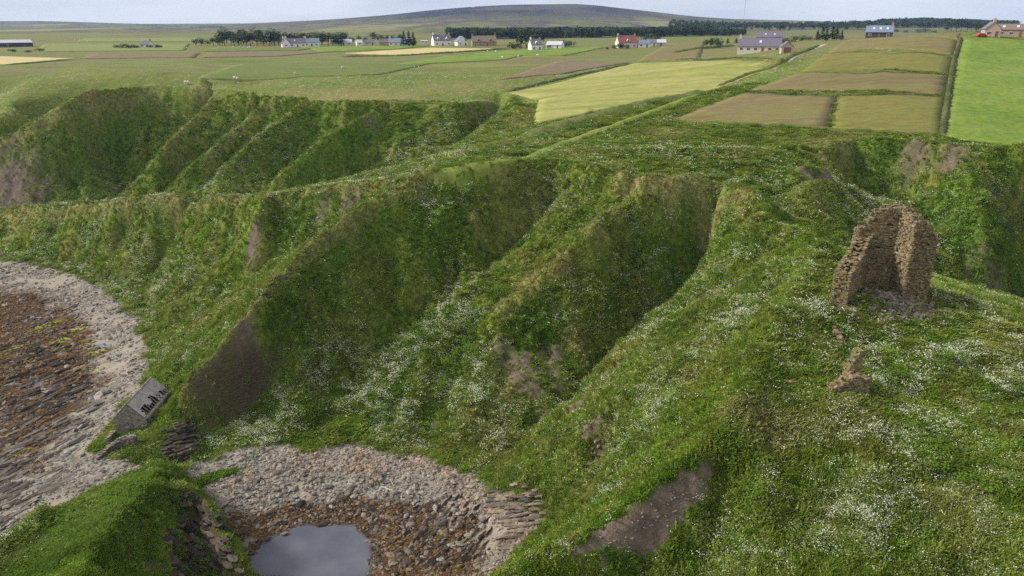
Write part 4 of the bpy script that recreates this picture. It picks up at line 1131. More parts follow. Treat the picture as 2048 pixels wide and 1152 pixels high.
def ledges(name, label, region, d0, d1, n, ln, wd_, ht, mat, tilt=.5, zz=0.0):
    r = bpy.data.objects.new(name, None); C.objects.link(r); r['kind'] = 'structure'; r['label'] = label
    ms = slab_meshes(mat); a, b = Vector(PZ(*d0)), Vector(PZ(*d1)); ang = math.atan2(b.y - a.y, b.x - a.x)
    poly = region; us = [p[0] for p in poly]; vs_ = [p[1] for p in poly]; k = 0; tr = 0
    while k < n and tr < 9000:
        tr += 1
        u, v = random.uniform(min(us), max(us)), random.uniform(min(vs_), max(vs_))
        if not pip(np.array([u]), np.array([v]), poly)[0]: continue
        p = hit(u, v)
        o = bpy.data.objects.new('slab', ms[k % 6]); C.objects.link(o); o.parent = r
        h = random.uniform(*ht)
        o.location = p + Vector((0, 0, h * .18 + zz)); o.rotation_euler = (tilt + random.gauss(0, .12), random.gauss(0, .06), ang + random.gauss(0, .07)); o.scale = (random.uniform(*ln), random.uniform(*wd_), h)
        k += 1
    return r
ledges('rock_ledges', 'parallel grey slabs of tilted rock running across the shore of the wide bay', [(-60,800),(110,745),(210,800),(200,850),(120,930),(150,960),(60,1040),(-60,1090)], (0,1010,1.5), (160,930,1.5), 190, (1.2, 4.2), (.25, .55), (.25, .5), M_LEDGE, .45)
ledges('rock_ledges', 'dark weedy ribs of rock low on the shore of the wide bay', [(-60,690),(150,690),(190,770),(100,830),(-60,850)], (0,800,1.0), (160,745,1.0), 110, (1.2, 4.0), (.3, .6), (.25, .5), M_LEDGED, .4)
ledges('rock_ledges', 'stacked tan slabs at the foot of the slope beside the cove', [(985,985),(1060,960),(1095,1000),(1090,1070),(1020,1100),(1000,1040)], (1000,1030,2.6), (1075,1010,3.4), 90, (1.4, 3.4), (.3, .6), (.2, .4), M_LEDGEW, .35)
ledges('rock_ledges', 'dark tilted ribs of rock between the pool and the stacked slabs', [(800,1010),(940,985),(985,1040),(975,1120),(880,1150),(800,1090)], (860,1060,1.6), (930,1000,1.8), 120, (.7, 2.0), (.2, .4), (.2, .4), M_LEDGED, .4)
ledges('rock_ledges', 'dark layered cliff at the toe of the long grassy spur', [(335,860),(380,845),(395,900),(370,925),(330,915)], (335,905,4), (395,880,4.5), 70, (1.0, 2.6), (.4, .7), (.22, .4), M_LEDGED, .2, .15)
ledges('rock_ledges', 'layered rock face on the side of the small grassy headland', [(370,985),(420,1000),(470,1100),(480,1150),(350,1150),(330,1080)], (330,1010,5.5), (390,1080,3.4), 90, (1.0, 2.6), (.5, .9), (.25, .5), M_LEDGED, .3, .1)
ledges('rock_ledges', 'crumbling rocky edge above the long shingle bank', [(130,522),(200,545),(250,575),(300,600),(320,640),(300,630),(255,590),(200,560),(130,535)], (200,550,3.5), (290,605,3.5), 60, (.6, 1.6), (.4, .8), (.3, .6), M_LEDGE, .2)
ledges('rock_ledges', 'pale broken rocks showing through the turf above the stacked slabs', [(1180,875),(1205,885),(1195,950),(1165,975)], (1170,960,8), (1200,890,10), 18, (.5, 1.2), (.3, .6), (.3, .6), M_LEDGEW, .2)
ledges('rock_ledges', 'flat grey stones half sunk in the flowery turf beyond the stepped stump', [(1885,712),(1935,718),(1950,735),(1890,730)], (1885,720,27), (1950,730,27), 14, (.4, 1.0), (.3, .6), (.15, .3), M_LEDGE, .1)
# bleached driftwood
p1, p2, p3 = hit(762, 977), hit(782, 984), hit(803, 986)
m = MB(); m.tube(p1 + Vector((0, 0, .2)), p2 + Vector((0, 0, .22)), .05, .07); m.tube(p2 + Vector((0, 0, .22)), p3 + Vector((0, 0, .18)), .07, .04); m.tube(p2 + Vector((0, 0, .22)), p2 + Vector((.5, .5, .3)), .04, .02)
tg = NT('bleached_wood'); o = m.build('driftwood', tg.col((.55,.5,.42), .8)); tag(o, 'bleached white driftwood branch lying on the cove shingle', 'driftwood')
def grass_mat():
    t = NT('grass_blades')
    c = turf(t, True)
    c = t.mix(1.0, c, t.ramp(t.attr('tint', True), [(0, .85), (.5, 1.25), (1, 1.7)]), 'MULTIPLY')
    t.b.inputs['Specular IOR Level'].default_value = .1
    t.col(c, .85)
    tr = t.n.new('ShaderNodeBsdfTranslucent'); mx = t.n.new('ShaderNodeMixShader'); mx.inputs['Fac'].default_value = .3
    t.lk(t.mix(1.0, c, (1.15, 1.2, .6), 'MULTIPLY'), tr.inputs['Color'])
    t.lk(t.b.outputs[0], mx.inputs[1]); t.lk(tr.outputs[0], mx.inputs[2]); t.lk(mx.outputs[0], t.out.inputs['Surface'])
    return t.m
M_GRASS = grass_mat()
def tuft(nb, h, w, spread, lean):
    """leaning blades, wound so that their faces look up"""
    m = MB()
    for i in range(nb):
        a = random.random() * 6.283; r = spread * math.sqrt(random.random()); l = h * random.uniform(.5, 1.15)
        x, y = r * math.cos(a), r * math.sin(a); a2 = random.random() * 6.283; k = lean * random.uniform(.6, 1.3)
        dx, dy = math.cos(a2) * k, math.sin(a2) * k; px, py = -math.sin(a2) * w, math.cos(a2) * w
        m.add([(x + px, y + py, -.05), (x - px, y - py, -.05), (x + dx * .55 - px * .9, y + dy * .55 - py * .9, l * .75), (x + dx * .55 + px * .9, y + dy * .55 + py * .9, l * .75), (x + dx, y + dy, l)],
              [(0, 1, 2, 3), (3, 2, 4)])
    return m
def herb(nb, h, spread):        # broad leaves of docks and cow parsley
    m = MB()
    for i in range(nb):
        a = random.random() * 6.283; r = spread * math.sqrt(random.random()); z = h * random.uniform(.3, 1)
        x, y = r * math.cos(a), r * math.sin(a); s = random.uniform(.06, .12); q = random.random() * 6.283; tl = random.uniform(-.25, .25)
        c, sn = math.cos(q) * s, math.sin(q) * s
        m.add([(x - c, y - sn, z - tl * s), (x + sn * .7, y - c * .7, z + .02), (x + c, y + sn, z + tl * s), (x - sn * .7, y + c * .7, z + .02)], [(0, 1, 2, 3)])
    return m
S_TUFT = [source_mesh('grass_source', tuft(20, .11, .034, .36, .34), M_GRASS), source_mesh('grass_source', tuft(18, .2, .03, .32, .46), M_GRASS)]
S_HERB = source_mesh('herb_source', herb(20, .17, .42), M_GRASS)

x, y = wedge(385000, 38, 250, 2.15)
z = hz(x, y)
bare_g = np.maximum.reduce([shore, soil * .98, rock * .95])
keep = (rng.random(len(x)) > samp(bare_g, x, y)) & ~in_fields(x, y) & (z > 1.5)
x, y, z = x[keep], y[keep], z[keep]
d = np.hypot(x, y)
sx_, sy_ = slope_at(x, y)
kind = rng.random(len(x)) + (fbm(x, y, 11, 2, .5, 51) - .5) * 1.4
lu = samp(lush, x, y); dr = samp(dry, x, y); fl = samp(flower, x, y)
for nm, src, sel, lab in [('grass', S_TUFT[0], kind < .42, 'short coastal grass covering the slopes'), ('long_grass', S_TUFT[1], (kind >= .42) & (kind < .72), 'longer rough grass leaning in tussocks'), ('leafy_herbs', S_HERB, kind >= .72, 'broad green leaves of wild herbs among the grass')]:
    n = int(sel.sum())
    s = (d[sel] / 60.) ** .3 * rng.uniform(.7, 1.35, n) * (1 - .25 * dr[sel]) * np.clip(.75 + fbm(x[sel], y[sel], 6, 2, .5, 52) * .6, .6, 1.3)
    rot = np.stack([np.arctan(sy_[sel]) * 1.0, -np.arctan(sx_[sel]) * 1.0, rng.random(n) * 6.283], 1)
    tint = np.clip(rng.normal(.5, .2, n) + (fbm(x[sel], y[sel], 3, 2, .5, 53) - .5) * .8, 0, 1)
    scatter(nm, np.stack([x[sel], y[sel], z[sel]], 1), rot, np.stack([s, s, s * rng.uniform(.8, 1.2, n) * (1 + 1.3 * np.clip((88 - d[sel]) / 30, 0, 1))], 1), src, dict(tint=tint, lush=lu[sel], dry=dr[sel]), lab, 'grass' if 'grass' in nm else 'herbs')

# taller dark clumps: nettles, docks and bracken
S_CLUMP = source_mesh('clump_source', herb(46, .55, .55), M_GRASS)
x, y = wedge(105000, 38, 240, 1.6)
z = hz(x, y)
pm = np.clip((fbm(x, y, 7, 3, .6, 55) - .52) * 7, 0, 1) * np.clip(1.2 - samp(dry, x, y) * 2, 0, 1) * np.clip(.35 - samp(RILL, x, y) * 2, .1, 1)
keep = (rng.random(len(x)) < pm * .8) & (rng.random(len(x)) > samp(bare_g, x, y)) & ~in_fields(x, y) & (z > 3)
x, y, z = x[keep], y[keep], z[keep]; n = len(x); d = np.hypot(x, y)
sx_, sy_ = slope_at(x, y)
s = (d / 60.) ** .3 * rng.uniform(.6, 1.5, n)
scatter('nettle_patches', np.stack([x, y, z], 1), np.stack([np.arctan(sy_) * .8, -np.arctan(sx_) * .8, rng.random(n) * 6.283], 1), np.stack([s, s, s * rng.uniform(.7, 1.3, n)], 1), S_CLUMP, dict(tint=np.clip(rng.normal(.3, .2, n), 0, 1), lush=rng.uniform(.2, .9, n), dry=np.zeros(n)), 'dark leafy patches of nettles and docks on the slopes', 'herbs')
# white umbels of cow parsley and mayweed
def flower_mat():
    t = NT('flower_heads')
    return t.col(t.ramp(t.objrand(), [(0, (.30,.33,.19)), (.5, (.46,.48,.33)), (1, (.66,.67,.55))]), .8)
M_FLOWER = flower_mat()
def umbel(nh, r, h):
    m = MB()
    for i in range(nh):
        a = random.random() * 6.283; q = r * math.sqrt(random.random()); x, y = q * math.cos(a), q * math.sin(a)
        zc = h + random.uniform(-.08, .08); s = random.uniform(.035, .06)
        tx, ty = random.uniform(-.4, .4), random.uniform(-.4, .4)
        ring = [(x + s * math.cos(k * 1.2566), y + s * math.sin(k * 1.2566), zc + s * (tx * math.cos(k * 1.2566) + ty * math.sin(k * 1.2566))) for k in range(5)]
        m.add(ring + [(x, y, zc + .02)], [(k, (k + 1) % 5, 5) for k in range(5)])
    return m
S_UMB = [source_mesh('umbel_source', umbel(4, .2, .3), M_FLOWER), source_mesh('umbel_source', umbel(11, .5, .34), M_FLOWER)]
x, y = wedge(1550000, 38, 330, 1.5)
z = hz(x, y)
clump = np.clip((fbm(x, y, 1.6, 2, .6, 61) - .30) * 3.2, 0.05, 1)
keep = (rng.random(len(x)) < samp(flower, x, y) * clump * 1.15) & ~in_fields(x, y) & (z > 2.6)
x, y, z = x[keep], y[keep], z[keep]
d = np.hypot(x, y)
for nm, src, sel in [('wild_flowers', S_UMB[0], rng.random(len(x)) < .55), ('wild_flowers', S_UMB[1], None)]:
    if sel is None: sel = ~prev & (rng.random(len(x)) < .35 + .65 * samp(FB, x, y))
    prev = sel
    n = int(sel.sum()); s = (d[sel] / 60.) ** .45 * rng.uniform(.5, 1.05, n)
    scatter(nm, np.stack([x[sel], y[sel], z[sel]], 1), np.stack([rng.normal(0, .2, n), rng.normal(0, .2, n), rng.random(n) * 6.283], 1), np.stack([s, s, s * rng.uniform(.7, 1.1, n) * (1 + .5 * np.clip((88 - d[sel]) / 30, 0, 1))], 1), src, None, 'white umbels of wild flowers scattered over the slopes', 'flowers')
print('flowers', len(x))
# ---------------------------------------------------------------- trees
def leaf_mat(name, a, b, c):
    t = NT(name); col = t.ramp(t.noise(.9, 3, .6), [(.3, a), (.5, b), (.72, c)])
    col = t.mix(.5, col, t.ramp(t.objrand(), [(0, .7), (1, 1.3)]), 'MULTIPLY')
    return t.col(col, .8)
M_LEAF = leaf_mat('broad_leaves', (.018,.035,.012), (.035,.062,.018), (.065,.095,.028))
M_NEEDLE = leaf_mat('conifer_needles', (.012,.026,.014), (.022,.042,.02), (.038,.06,.026))
tb = NT('bark'); M_BARK = tb.col((.06,.045,.035), .9)
def crown_mb(seed, kind):
    r = random.Random(seed); m = MB(); lobes = []
    if kind == 'conifer':
        for k in range(230):
            t = r.random() ** .8; rad = .30 * (1 - t) ** .8 * r.uniform(.3, 1.05) + .015; a = r.random() * 6.283
            lobes.append((rad * math.cos(a), rad * math.sin(a), .1 + t * .9, .055 + .05 * (1 - t)))
    else:
        cs = [(r.uniform(-.24, .24), r.uniform(-.24, .24), r.uniform(.42, .82), r.uniform(.15, .26)) for k in range(11)] if kind == 'broad' else [(r.uniform(-.5, .5), r.uniform(-.3, .3), r.uniform(.25, .6), r.uniform(.2, .34)) for k in range(10)]
        for k in range(340):
            c = r.choice(cs); d = Vector((r.gauss(0, 1), r.gauss(0, 1), r.gauss(0, 1))).normalized() * c[3] * r.uniform(.7, 1.1)
            lobes.append((c[0] + d.x, c[1] + d.y, max(.06, c[2] + d.z), r.uniform(.05, .09)))
    for x, y, z, s in lobes:
        n = Vector((x, y, (z - .5) + .5 + r.uniform(-.2, .4))).normalized(); a = n.orthogonal().normalized(); b = n.cross(a)
        q = r.random() * 6.283; a, b = a * math.cos(q) + b * math.sin(q), b * math.cos(q) - a * math.sin(q)
        c = Vector((x, y, z)); m.add([c - a * s, c - b * s * .7 + n * s * .2, c + a * s, c + b * s * .7 + n * s * .2], [(0, 1, 2, 3)])
    return m
def trunk_mb(seed, kind):
    r = random.Random(seed); m = MB(); h = .9 if kind == 'conifer' else .5
    m.tube((0, 0, -.06), (0, 0, h), .028, .012, 6)
    if kind != 'conifer':
        for k in range(5):
            a = k * 1.26 + r.random(); m.tube((0, 0, h * r.uniform(.45, .9)), (math.cos(a) * .22, math.sin(a) * .22, h + r.uniform(.05, .25)), .013, .005, 4)
    return m
def tmesh(name, mb, mat):
    me = bpy.data.meshes.new(name); me.from_pydata(mb.v, [], mb.f); me.materials.append(mat); me.update(); return me
TREES = {k: [(tmesh('crown', crown_mb(10 * i + j, k), M_NEEDLE if k == 'conifer' else M_LEAF), tmesh('trunk', trunk_mb(i * 7 + j, k), M_BARK)) for i in range(4)] for j, k in enumerate(('broad', 'conifer', 'bush'))}
tcount = [0]
def tree(u, v, hpx, kind, label, group=None, wide=1.0, name=None):
    p = hit(u, v); d = math.hypot(p.x, p.y); h = hpx * d / FPX
    r = thing(name or {'broad': 'tree', 'conifer': 'conifer_tree', 'bush': 'bush'}[kind], p, random.random() * 6.28, label, 'bush' if kind == 'bush' else 'tree', group)
    tcount[0] += 1
    cm, tm = TREES[kind][tcount[0] % 4]
    for nm, me in (('crown', cm), ('trunk', tm)):
        o = bpy.data.objects.new(nm, me); C.objects.link(o); o.parent = r; o.scale = (h * wide, h * wide, h)
    return r
random.seed(21)
g = 'trees of the belt behind the farm cottages'
for u in np.arange(394, 440, 11): tree(u + random.uniform(-3, 3), 92 + random.uniform(-1, .5), random.uniform(10, 14), 'broad', 'low round tree at the open end of the farm shelter belt', g, 1.3)
for row, (v, lo, hi) in enumerate([(88.5, 22, 27), (91.5, 17, 24)]):
    for u in np.arange(442, 690, 12): tree(u + random.uniform(-5, 5), v + random.uniform(-.6, .6), random.uniform(lo, hi) * (1 if u < 560 else .86), 'broad', 'dark broadleaf tree in the long belt behind the farm cottages', g, 1.2)
for u in np.arange(690, 806, 14): tree(u, 88 + random.uniform(-1, 1), random.uniform(13, 22), 'broad', 'mixed tree rising behind the row of low cottages', 'trees behind the row of low cottages', 1.1)
for u in (808, 818, 827): tree(u, 93, random.uniform(24, 28), 'conifer', 'tall dark conifer at the end of the low cottages', 'conifers at the end of the low cottages', 1.0)
for u, v, h in [(236,97,9),(247,97,11),(258,98,8),(268,97,9),(276,97,7),(300,96,7),(315,97,8),(322,96,6)]: tree(u, v, h, 'bush', 'dark bush beside the lone white croft', 'bushes round the lone croft', 1.2)
for u, v, h in [(30,86,6),(45,86,5),(60,88,5),(80,103,7),(25,104,6),(55,105,5)]: tree(u, v, h, 'bush', 'rough bush near the long grey barn', 'bushes near the long barn', 1.8)
for u, v, h, k in [(1042,96,26,'broad'),(1052,93,30,'broad'),(1075,90,26,'broad'),(1060,98,14,'bush'),(1082,88,20,'broad'),(1025,98,15,'bush'),(1034,98,13,'bush'),(1100,98,9,'bush')]: tree(u, v, h, k, 'dark tree crowding round the small grey gabled house' if k == 'broad' else 'low bush in the garden of the small grey gabled house', 'trees round the small gabled house' if k == 'broad' else 'garden bushes of the small gabled house', 1.1)
for u, v, h in [(1122,93,13),(1132,94,14),(1143,93,13)]: tree(u, v, h, 'bush', 'clipped dark bush beyond the white outbuilding', 'dark bushes beyond the outbuilding', 1.0)
for u, v, h in [(1288,82,13),(1300,81,15),(1312,82,14),(1240,97,12),(1228,97,9),(1252,98,9),(1215,99,6)]: tree(u, v, h, 'bush', 'green bush beside the house with the maroon roof', 'bushes by the maroon-roofed house', 1.2)
for u, v, h in [(1412,98,17),(1422,97,20),(1434,96,19),(1440,97,15)]: tree(u, v, h, 'broad', 'round green garden tree at the corner of the large bungalow', 'garden trees by the large bungalow', 1.0)
for u, v, h in [(1455,88,10),(1472,87,10),(1486,87,10),(1492,86,9)]: tree(u, v, h, 'conifer', 'small dark conifer behind the large bungalow', 'small conifers behind the bungalow', 1.3)
for u, v, h in [(1562,90,18),(1572,88,14),(1590,84,12),(1604,82,12),(1616,82,11)]: tree(u, v, h, 'bush', 'bush along the lane beyond the garage', 'bushes beyond the garage', 1.1)
for u, v, h in [(1634,82,18),(1644,81,22),(1652,82,20),(1664,80,22),(1672,80,21),(1682,80,16)]: tree(u, v, h, 'conifer', 'dark conifer in the clump at the end of the grey lane', 'conifers at the end of the lane', 1.1)
for u, v, h in [(1893,64,18),(1902,63,20),(1912,62,19),(1922,62,20),(1934,62,18),(1942,62,15),(1952,64,12),(1962,63,10)]: tree(u, v, h, 'broad', 'dark tree in the clump by the long brown-roofed building', 'trees by the long brown-roofed building', 1.1)
for u, v, h in [(1775,64,6),(1790,64,6),(1812,65,5),(1835,65,6),(1850,64,8),(1868,65,5)]: tree(u, v, h, 'bush', 'low bush on the crest of the brown fields', 'bushes on the crest of the fields', 1.5)
# far woodland, one mass
tx = []; 
for (u0, u1, v0, v1, y0, y1, n) in [(900, 1480, 78, 66, 880, 1150, 1500)]:
    for k in range(n):
        u = random.uniform(u0, u1); yy = random.uniform(y0, y1) + (u - u0) * .25; xx = (u - 1024) / FPX * yy * .965
        tx.append((xx, yy, random.uniform(8, 13) * (.75 if u > 1420 else 1)))
for k in range(900):
    u = random.uniform(1740, 2010); yy = random.uniform(1650, 2000); tx.append(((u - 1024) / FPX * yy * .965, yy, random.uniform(9, 14)))
for k in range(500):
    u = random.uniform(1330, 1740); yy = random.uniform(1500, 2100); tx.append(((u - 1024) / FPX * yy * .965, yy, random.uniform(8, 13)))
tx = np.array(tx); n = len(tx); zz = hz(tx[:, 0], tx[:, 1])
for kk, kind in enumerate(('broad', 'conifer')):
    q = (np.arange(n) % 5 == 0) if kk else (np.arange(n) % 5 != 0)
    mb = crown_mb(90 + kk, kind); src = source_mesh('woodland_source', mb, M_LEAF if kk == 0 else M_NEEDLE)
    m_ = int(q.sum()); h = tx[q, 2]
    scatter('woodland', np.stack([tx[q, 0], tx[q, 1], zz[q] - .3], 1), np.stack([np.zeros(m_), np.zeros(m_), rng.random(m_) * 6.28], 1), np.stack([h * 1.2, h * 1.2, h], 1), src, None, 'dark plantation woodland at the foot of the hill', 'woodland')

# ---------------------------------------------------------------- houses
def paint(name, c, r=.8, n=.12):
    t = NT(name); return t.col(t.mix(.6, c, t.ramp(t.noise(1.2, 4, .7), [(.3, 1 - n * 2), (.7, 1 + n)]), 'MULTIPLY'), r)
W_WHITE, W_CREAM, W_STONE, W_PINK = paint('white_harling', (.74,.73,.70)), paint('cream_harling', (.60,.54,.46)), paint('brown_stone', (.36,.26,.18), .9, .25), paint('pink_brick', (.47,.34,.28))
R_SLATE, R_PURPLE, R_RED, R_BROWN, R_BLUE, R_PALE = paint('slate_roof', (.15,.15,.17)), paint('purple_slate', (.15,.13,.17)), paint('maroon_tiles', (.22,.085,.07)), paint('brown_tiles', (.19,.14,.115)), paint('blue_slate', (.17,.20,.27)), paint('pale_sheet_roof', (.48,.48,.52))
W_DARK = paint('dark_boarding', (.06,.065,.075))
tgl = NT('window_glass'); tgl.b.inputs['Specular IOR Level'].default_value = .6; M_GLASS = tgl.col((.03,.035,.045), .08)
M_FRAME = paint('white_frame', (.78,.78,.76)); M_DOOR = paint('brown_door', (.20,.09,.06))
M_SKYL = paint('skylight', (.55,.58,.62), .15, .02)
def house(u, v, wpx, dep, wall_h, roof_h, wmat, rmat, label, rz=0.0, axis='x', wins=3, storeys=1, chim=2, sky=0, dormers=0, door=True, name='house', cat='house', lm=None, garage=False):
    p = hit(u, v); d = math.hypot(p.x, p.y); sc = d / FPX; w = wpx * sc
    look = math.atan2(p.x, p.y)
    r = thing(name, (p.x, p.y, p.z), -look + rz, label, cat)
    if axis == 'x': lx, ly = w, dep
    else: lx, ly = w, dep
    hx, hy = lx / 2, ly / 2
    m = MB()
    if axis == 'x':
        prof = [(-hy, -1.5), (hy, -1.5), (hy, wall_h), (0, wall_h + roof_h), (-hy, wall_h)]
        vs = [(x, y + hy, z) for x in (-hx, hx) for y, z in prof]
    else:
        prof = [(-hx, -1.5), (hx, -1.5), (hx, wall_h), (0, wall_h + roof_h), (-hx, wall_h)]
        vs = [(x, y, z) for y in (0, ly) for x, z in prof]
    m.add(vs, [(4, 3, 2, 1, 0), (5, 6, 7, 8, 9)] + [(i, (i + 1) % 5, 5 + (i + 1) % 5, 5 + i) for i in range(5)])
    body = m.build('wall', wmat, r)
    half = hy if axis == 'x' else hx; ov = .35; th = .16
    sl = roof_h / half
    for sg in (-1, 1):
        m = MB()
        def pt(c, along, k):
            z = wall_h + roof_h - abs(c) * sl + k
            return (along, hy + c, z) if axis == 'x' else (c, along, z)
        al = (-hx - .25, hx + .25) if axis == 'x' else (-.25, ly + .25)
        q = [pt(0, al[0], .06), pt(0, al[1], .06), pt(sg * (half + ov), al[1], .06), pt(sg * (half + ov), al[0], .06)]
        m.add(q + [(a, b, c + th) for a, b, c in q], [(0, 1, 2, 3), (7, 6, 5, 4), (0, 4, 5, 1), (1, 5, 6, 2), (2, 6, 7, 3), (3, 7, 4, 0)])
        rf = m.build('roof', rmat, r)
        if sg == -1 and axis == 'x':
            for k in range(sky):
                xx = -hx + lx * (k + 1) / (sky + 1) + .4; c0, c1 = -half * .35, -half * .62
                m = MB(); q = [(xx - .5, hy + c0, wall_h + roof_h - abs(c0) * sl + .25), (xx + .5, hy + c0, wall_h + roof_h - abs(c0) * sl + .25), (xx + .5, hy + c1, wall_h + roof_h - abs(c1) * sl + .25), (xx - .5, hy + c1, wall_h + roof_h - abs(c1) * sl + .25)]
                m.add(q + [(a, b, c + .08) for a, b, c in q], [(0, 1, 2, 3), (7, 6, 5, 4), (0, 4, 5, 1), (1, 5, 6, 2), (2, 6, 7, 3), (3, 7, 4, 0)]); m.build('skylight', M_SKYL, rf)
            for k in range(dormers):
                xx = -hx + lx * (k + .5) / dormers; m = MB(); z0 = wall_h + .1; dw, dh = .95, 1.3
                y0, y1 = .25, hy
                vs = [(xx + a, yy, z) for yy in (y0, y1) for a, z in ((-dw, z0), (dw, z0), (dw, z0 + dh), (0, z0 + dh + .9), (-dw, z0 + dh))]
                m.add(vs, [(4, 3, 2, 1, 0), (5, 6, 7, 8, 9)] + [(i, (i + 1) % 5, 5 + (i + 1) % 5, 5 + i) for i in range(5)]); dm = m.build('dormer', wmat, rf)
                m = MB(); m.box(xx - .5, xx + .5, y0 - .05, y0 + .05, z0 + .3, z0 + 1.3); m.build('window_pane', M_GLASS, dm)
    for k in range(chim):
        m = MB()
        if axis == 'x': cx, cy = (-hx + .6 if k == 0 else hx - .6), hy
        else: cx, cy = 0, (.6 if k == 0 else ly - .6)
        zt = wall_h + roof_h; m.box(cx - .5, cx + .5, cy - .4, cy + .4, zt - .8, zt + 1.2); m.box(cx - .55, cx + .55, cy - .45, cy + .45, zt + 1.2, zt + 1.35)
        for q in (-.2, .2): m.tube((cx + q, cy, zt + 1.35), (cx + q, cy, zt + 1.75), .12, .1, 6)
        m.build('chimney', wmat if k == 0 else W_STONE, r)
    def window(cx, z0, ww, hh, yf=0.0):
        m = MB(); m.box(cx - ww / 2, cx + ww / 2, yf - .06, yf + .04, z0, z0 + hh); wn_ = m.build('window', M_FRAME, r)
        m = MB(); m.box(cx - ww / 2 + .1, cx - .04, yf - .09, yf - .02, z0 + .1, z0 + hh - .1); m.box(cx + .04, cx + ww / 2 - .1, yf - .09, yf - .02, z0 + .1, z0 + hh - .1); m.build('pane', M_GLASS, wn_)
    for s_ in range(storeys):
        for k in range(wins):
            cx = -hx + lx * (k + .5) / wins
            if door and s_ == 0 and k == wins // 2: continue
            if axis == 'y' and s_ == storeys - 1 and s_ > 0 and k != wins // 2: continue
            window(cx, .9 + 2.7 * s_, min(1.5, lx / wins * .6), 1.2)
    if door:
        cx = -hx + lx * (wins // 2 + .5) / max(1, wins); m = MB()
        if garage: m.box(-1.4, 1.4, -.06, .04, 0, 2.3)
        else: m.box(cx - .5, cx + .5, -.06, .04, 0, 2.1)
        dd = m.build('door', M_DOOR, r)
        m = MB(); m.box((0 if garage else cx + .3) - .06, (0 if garage else cx + .3) + .06, -.1, -.03, .95, 1.05); m.build('handle', M_FRAME, dd)
    print('house %-40s d=%.0f w=%.1f' % (label[:40], d, w))
    return r
house(33, 94, 48, 12, 3.2, 2.2, W_DARK, R_PALE, 'long low barn with dark sides and a pale metal roof in green pasture', .25, wins=2, chim=0, door=True, name='barn', cat='barn')
house(290, 96, 16, 7, 2.6, 2.4, W_WHITE, R_SLATE, 'lone small white croft half hidden by dark bushes', -.5, wins=2)
house(590, 94.5, 40, 8, 3.0, 3.2, W_WHITE, R_PURPLE, 'white cottage with a purple slate roof in front of the tree belt', .12, wins=4, sky=1)
house(573, 95, 14, 7, 3.0, 3.4, W_WHITE, R_PURPLE, 'narrow white gable wing joined to the purple-roofed cottage', .12, axis='y', wins=1, chim=1, door=False)
house(624, 93, 26, 7, 3.2, 2.8, W_WHITE, R_BLUE, 'small white cottage with a blue-grey roof next to the purple-roofed cottage', -.1, wins=3, chim=1)
house(682, 91.5, 40, 9, 2.4, 2.2, W_CREAM, R_PALE, 'long low shed with a pale lilac roof beyond the bright green field', 0, wins=4, chim=0, name='shed', cat='shed')
house(720, 91.5, 11, 6, 2.4, 2.0, W_WHITE, R_PALE, 'tiny white hut between the pale-roofed shed and the low cottages', .2, wins=1, chim=0, door=False, name='hut', cat='hut')
house(740, 91, 18, 6, 2.2, 2.0, W_CREAM, R_SLATE, 'low cream outbuilding behind the green field', 0, wins=2, chim=0, name='outbuilding', cat='outbuilding')
house(771, 91.5, 22, 8, 2.6, 2.4, W_STONE, R_PURPLE, 'dark stone steading with a purplish roof beside the blue-roofed bungalow', 0, wins=2, chim=1)
house(797, 92, 36, 9, 2.8, 2.8, W_WHITE, R_BLUE, 'white bungalow with a blue roof beside tall conifers', -.1, wins=4, chim=1)
house(849, 87.5, 12, 3, 2.2, .5, W_WHITE, R_PALE, 'white caravan parked near the large white farmhouse', 0, wins=2, chim=0, door=False, name='caravan', cat='caravan')
house(886, 91.5, 34, 9, 4.0, 4.2, W_WHITE, R_PURPLE, 'large white farmhouse with two dormers and gable chimneys', .28, wins=3, storeys=1, dormers=2)
house(926, 91.5, 22, 8, 3.2, 3.6, W_WHITE, R_BLUE, 'white cottage with its gable end towards the field and bluish roof', .35, axis='y', wins=2, storeys=2, chim=0)
house(969, 92.5, 46, 10, 3.4, 4.0, W_STONE, R_BROWN, 'brown stone house with red-brown roof and two dormers', .1, wins=4, dormers=2)
house(1074, 101, 22, 8, 3.6, 3.2, W_WHITE, R_SLATE, 'small grey-roofed gabled house crowded by dark trees', .3, wins=2, dormers=1)
house(1107, 97, 30, 8, 2.4, 2.2, W_WHITE, R_PALE, 'white outbuilding with a pale roof beside the small gabled house', -.3, wins=2, chim=0, name='outbuilding', cat='outbuilding')
house(1256, 96, 36, 10, 3.6, 4.4, W_CREAM, R_RED, 'cream house with a steep maroon roof and white gables', .3, wins=3, dormers=1)
house(1288, 95.5, 22, 7, 2.6, 2.4, W_WHITE, R_BLUE, 'white annexe with a grey-blue roof next to the maroon-roofed house', .1, wins=2, chim=0)
house(1303, 93, 18, 7, 2.6, 2.2, W_WHITE, R_SLATE, 'low white garage behind the grey-blue annexe', .1, wins=2, chim=0, name='garage', cat='garage')
house(1322, 92, 18, 7, 2.4, 2.0, W_CREAM, R_PALE, 'cream shed with a pale roof at the end of the maroon-roofed house group', .1, wins=1, chim=0, name='shed', cat='shed')
house(1517, 104.5, 74, 8.5, 2.7, 3.4, W_CREAM, R_PURPLE, 'large cream bungalow with a purple-grey roof and a single skylight', -.04, wins=6, sky=1, chim=1)
house(1538, 83, 46, 9, 3.0, 3.6, W_STONE, R_PURPLE, 'dark-roofed house with two skylights standing behind the large bungalow', 0, wins=4, sky=2, chim=1)
house(1574, 106, 20, 6, 2.5, 2.0, W_PINK, R_SLATE, 'small pink brick garage with a brown door beside the large bungalow', .15, axis='y', wins=1, chim=0, garage=True, name='garage', cat='garage')
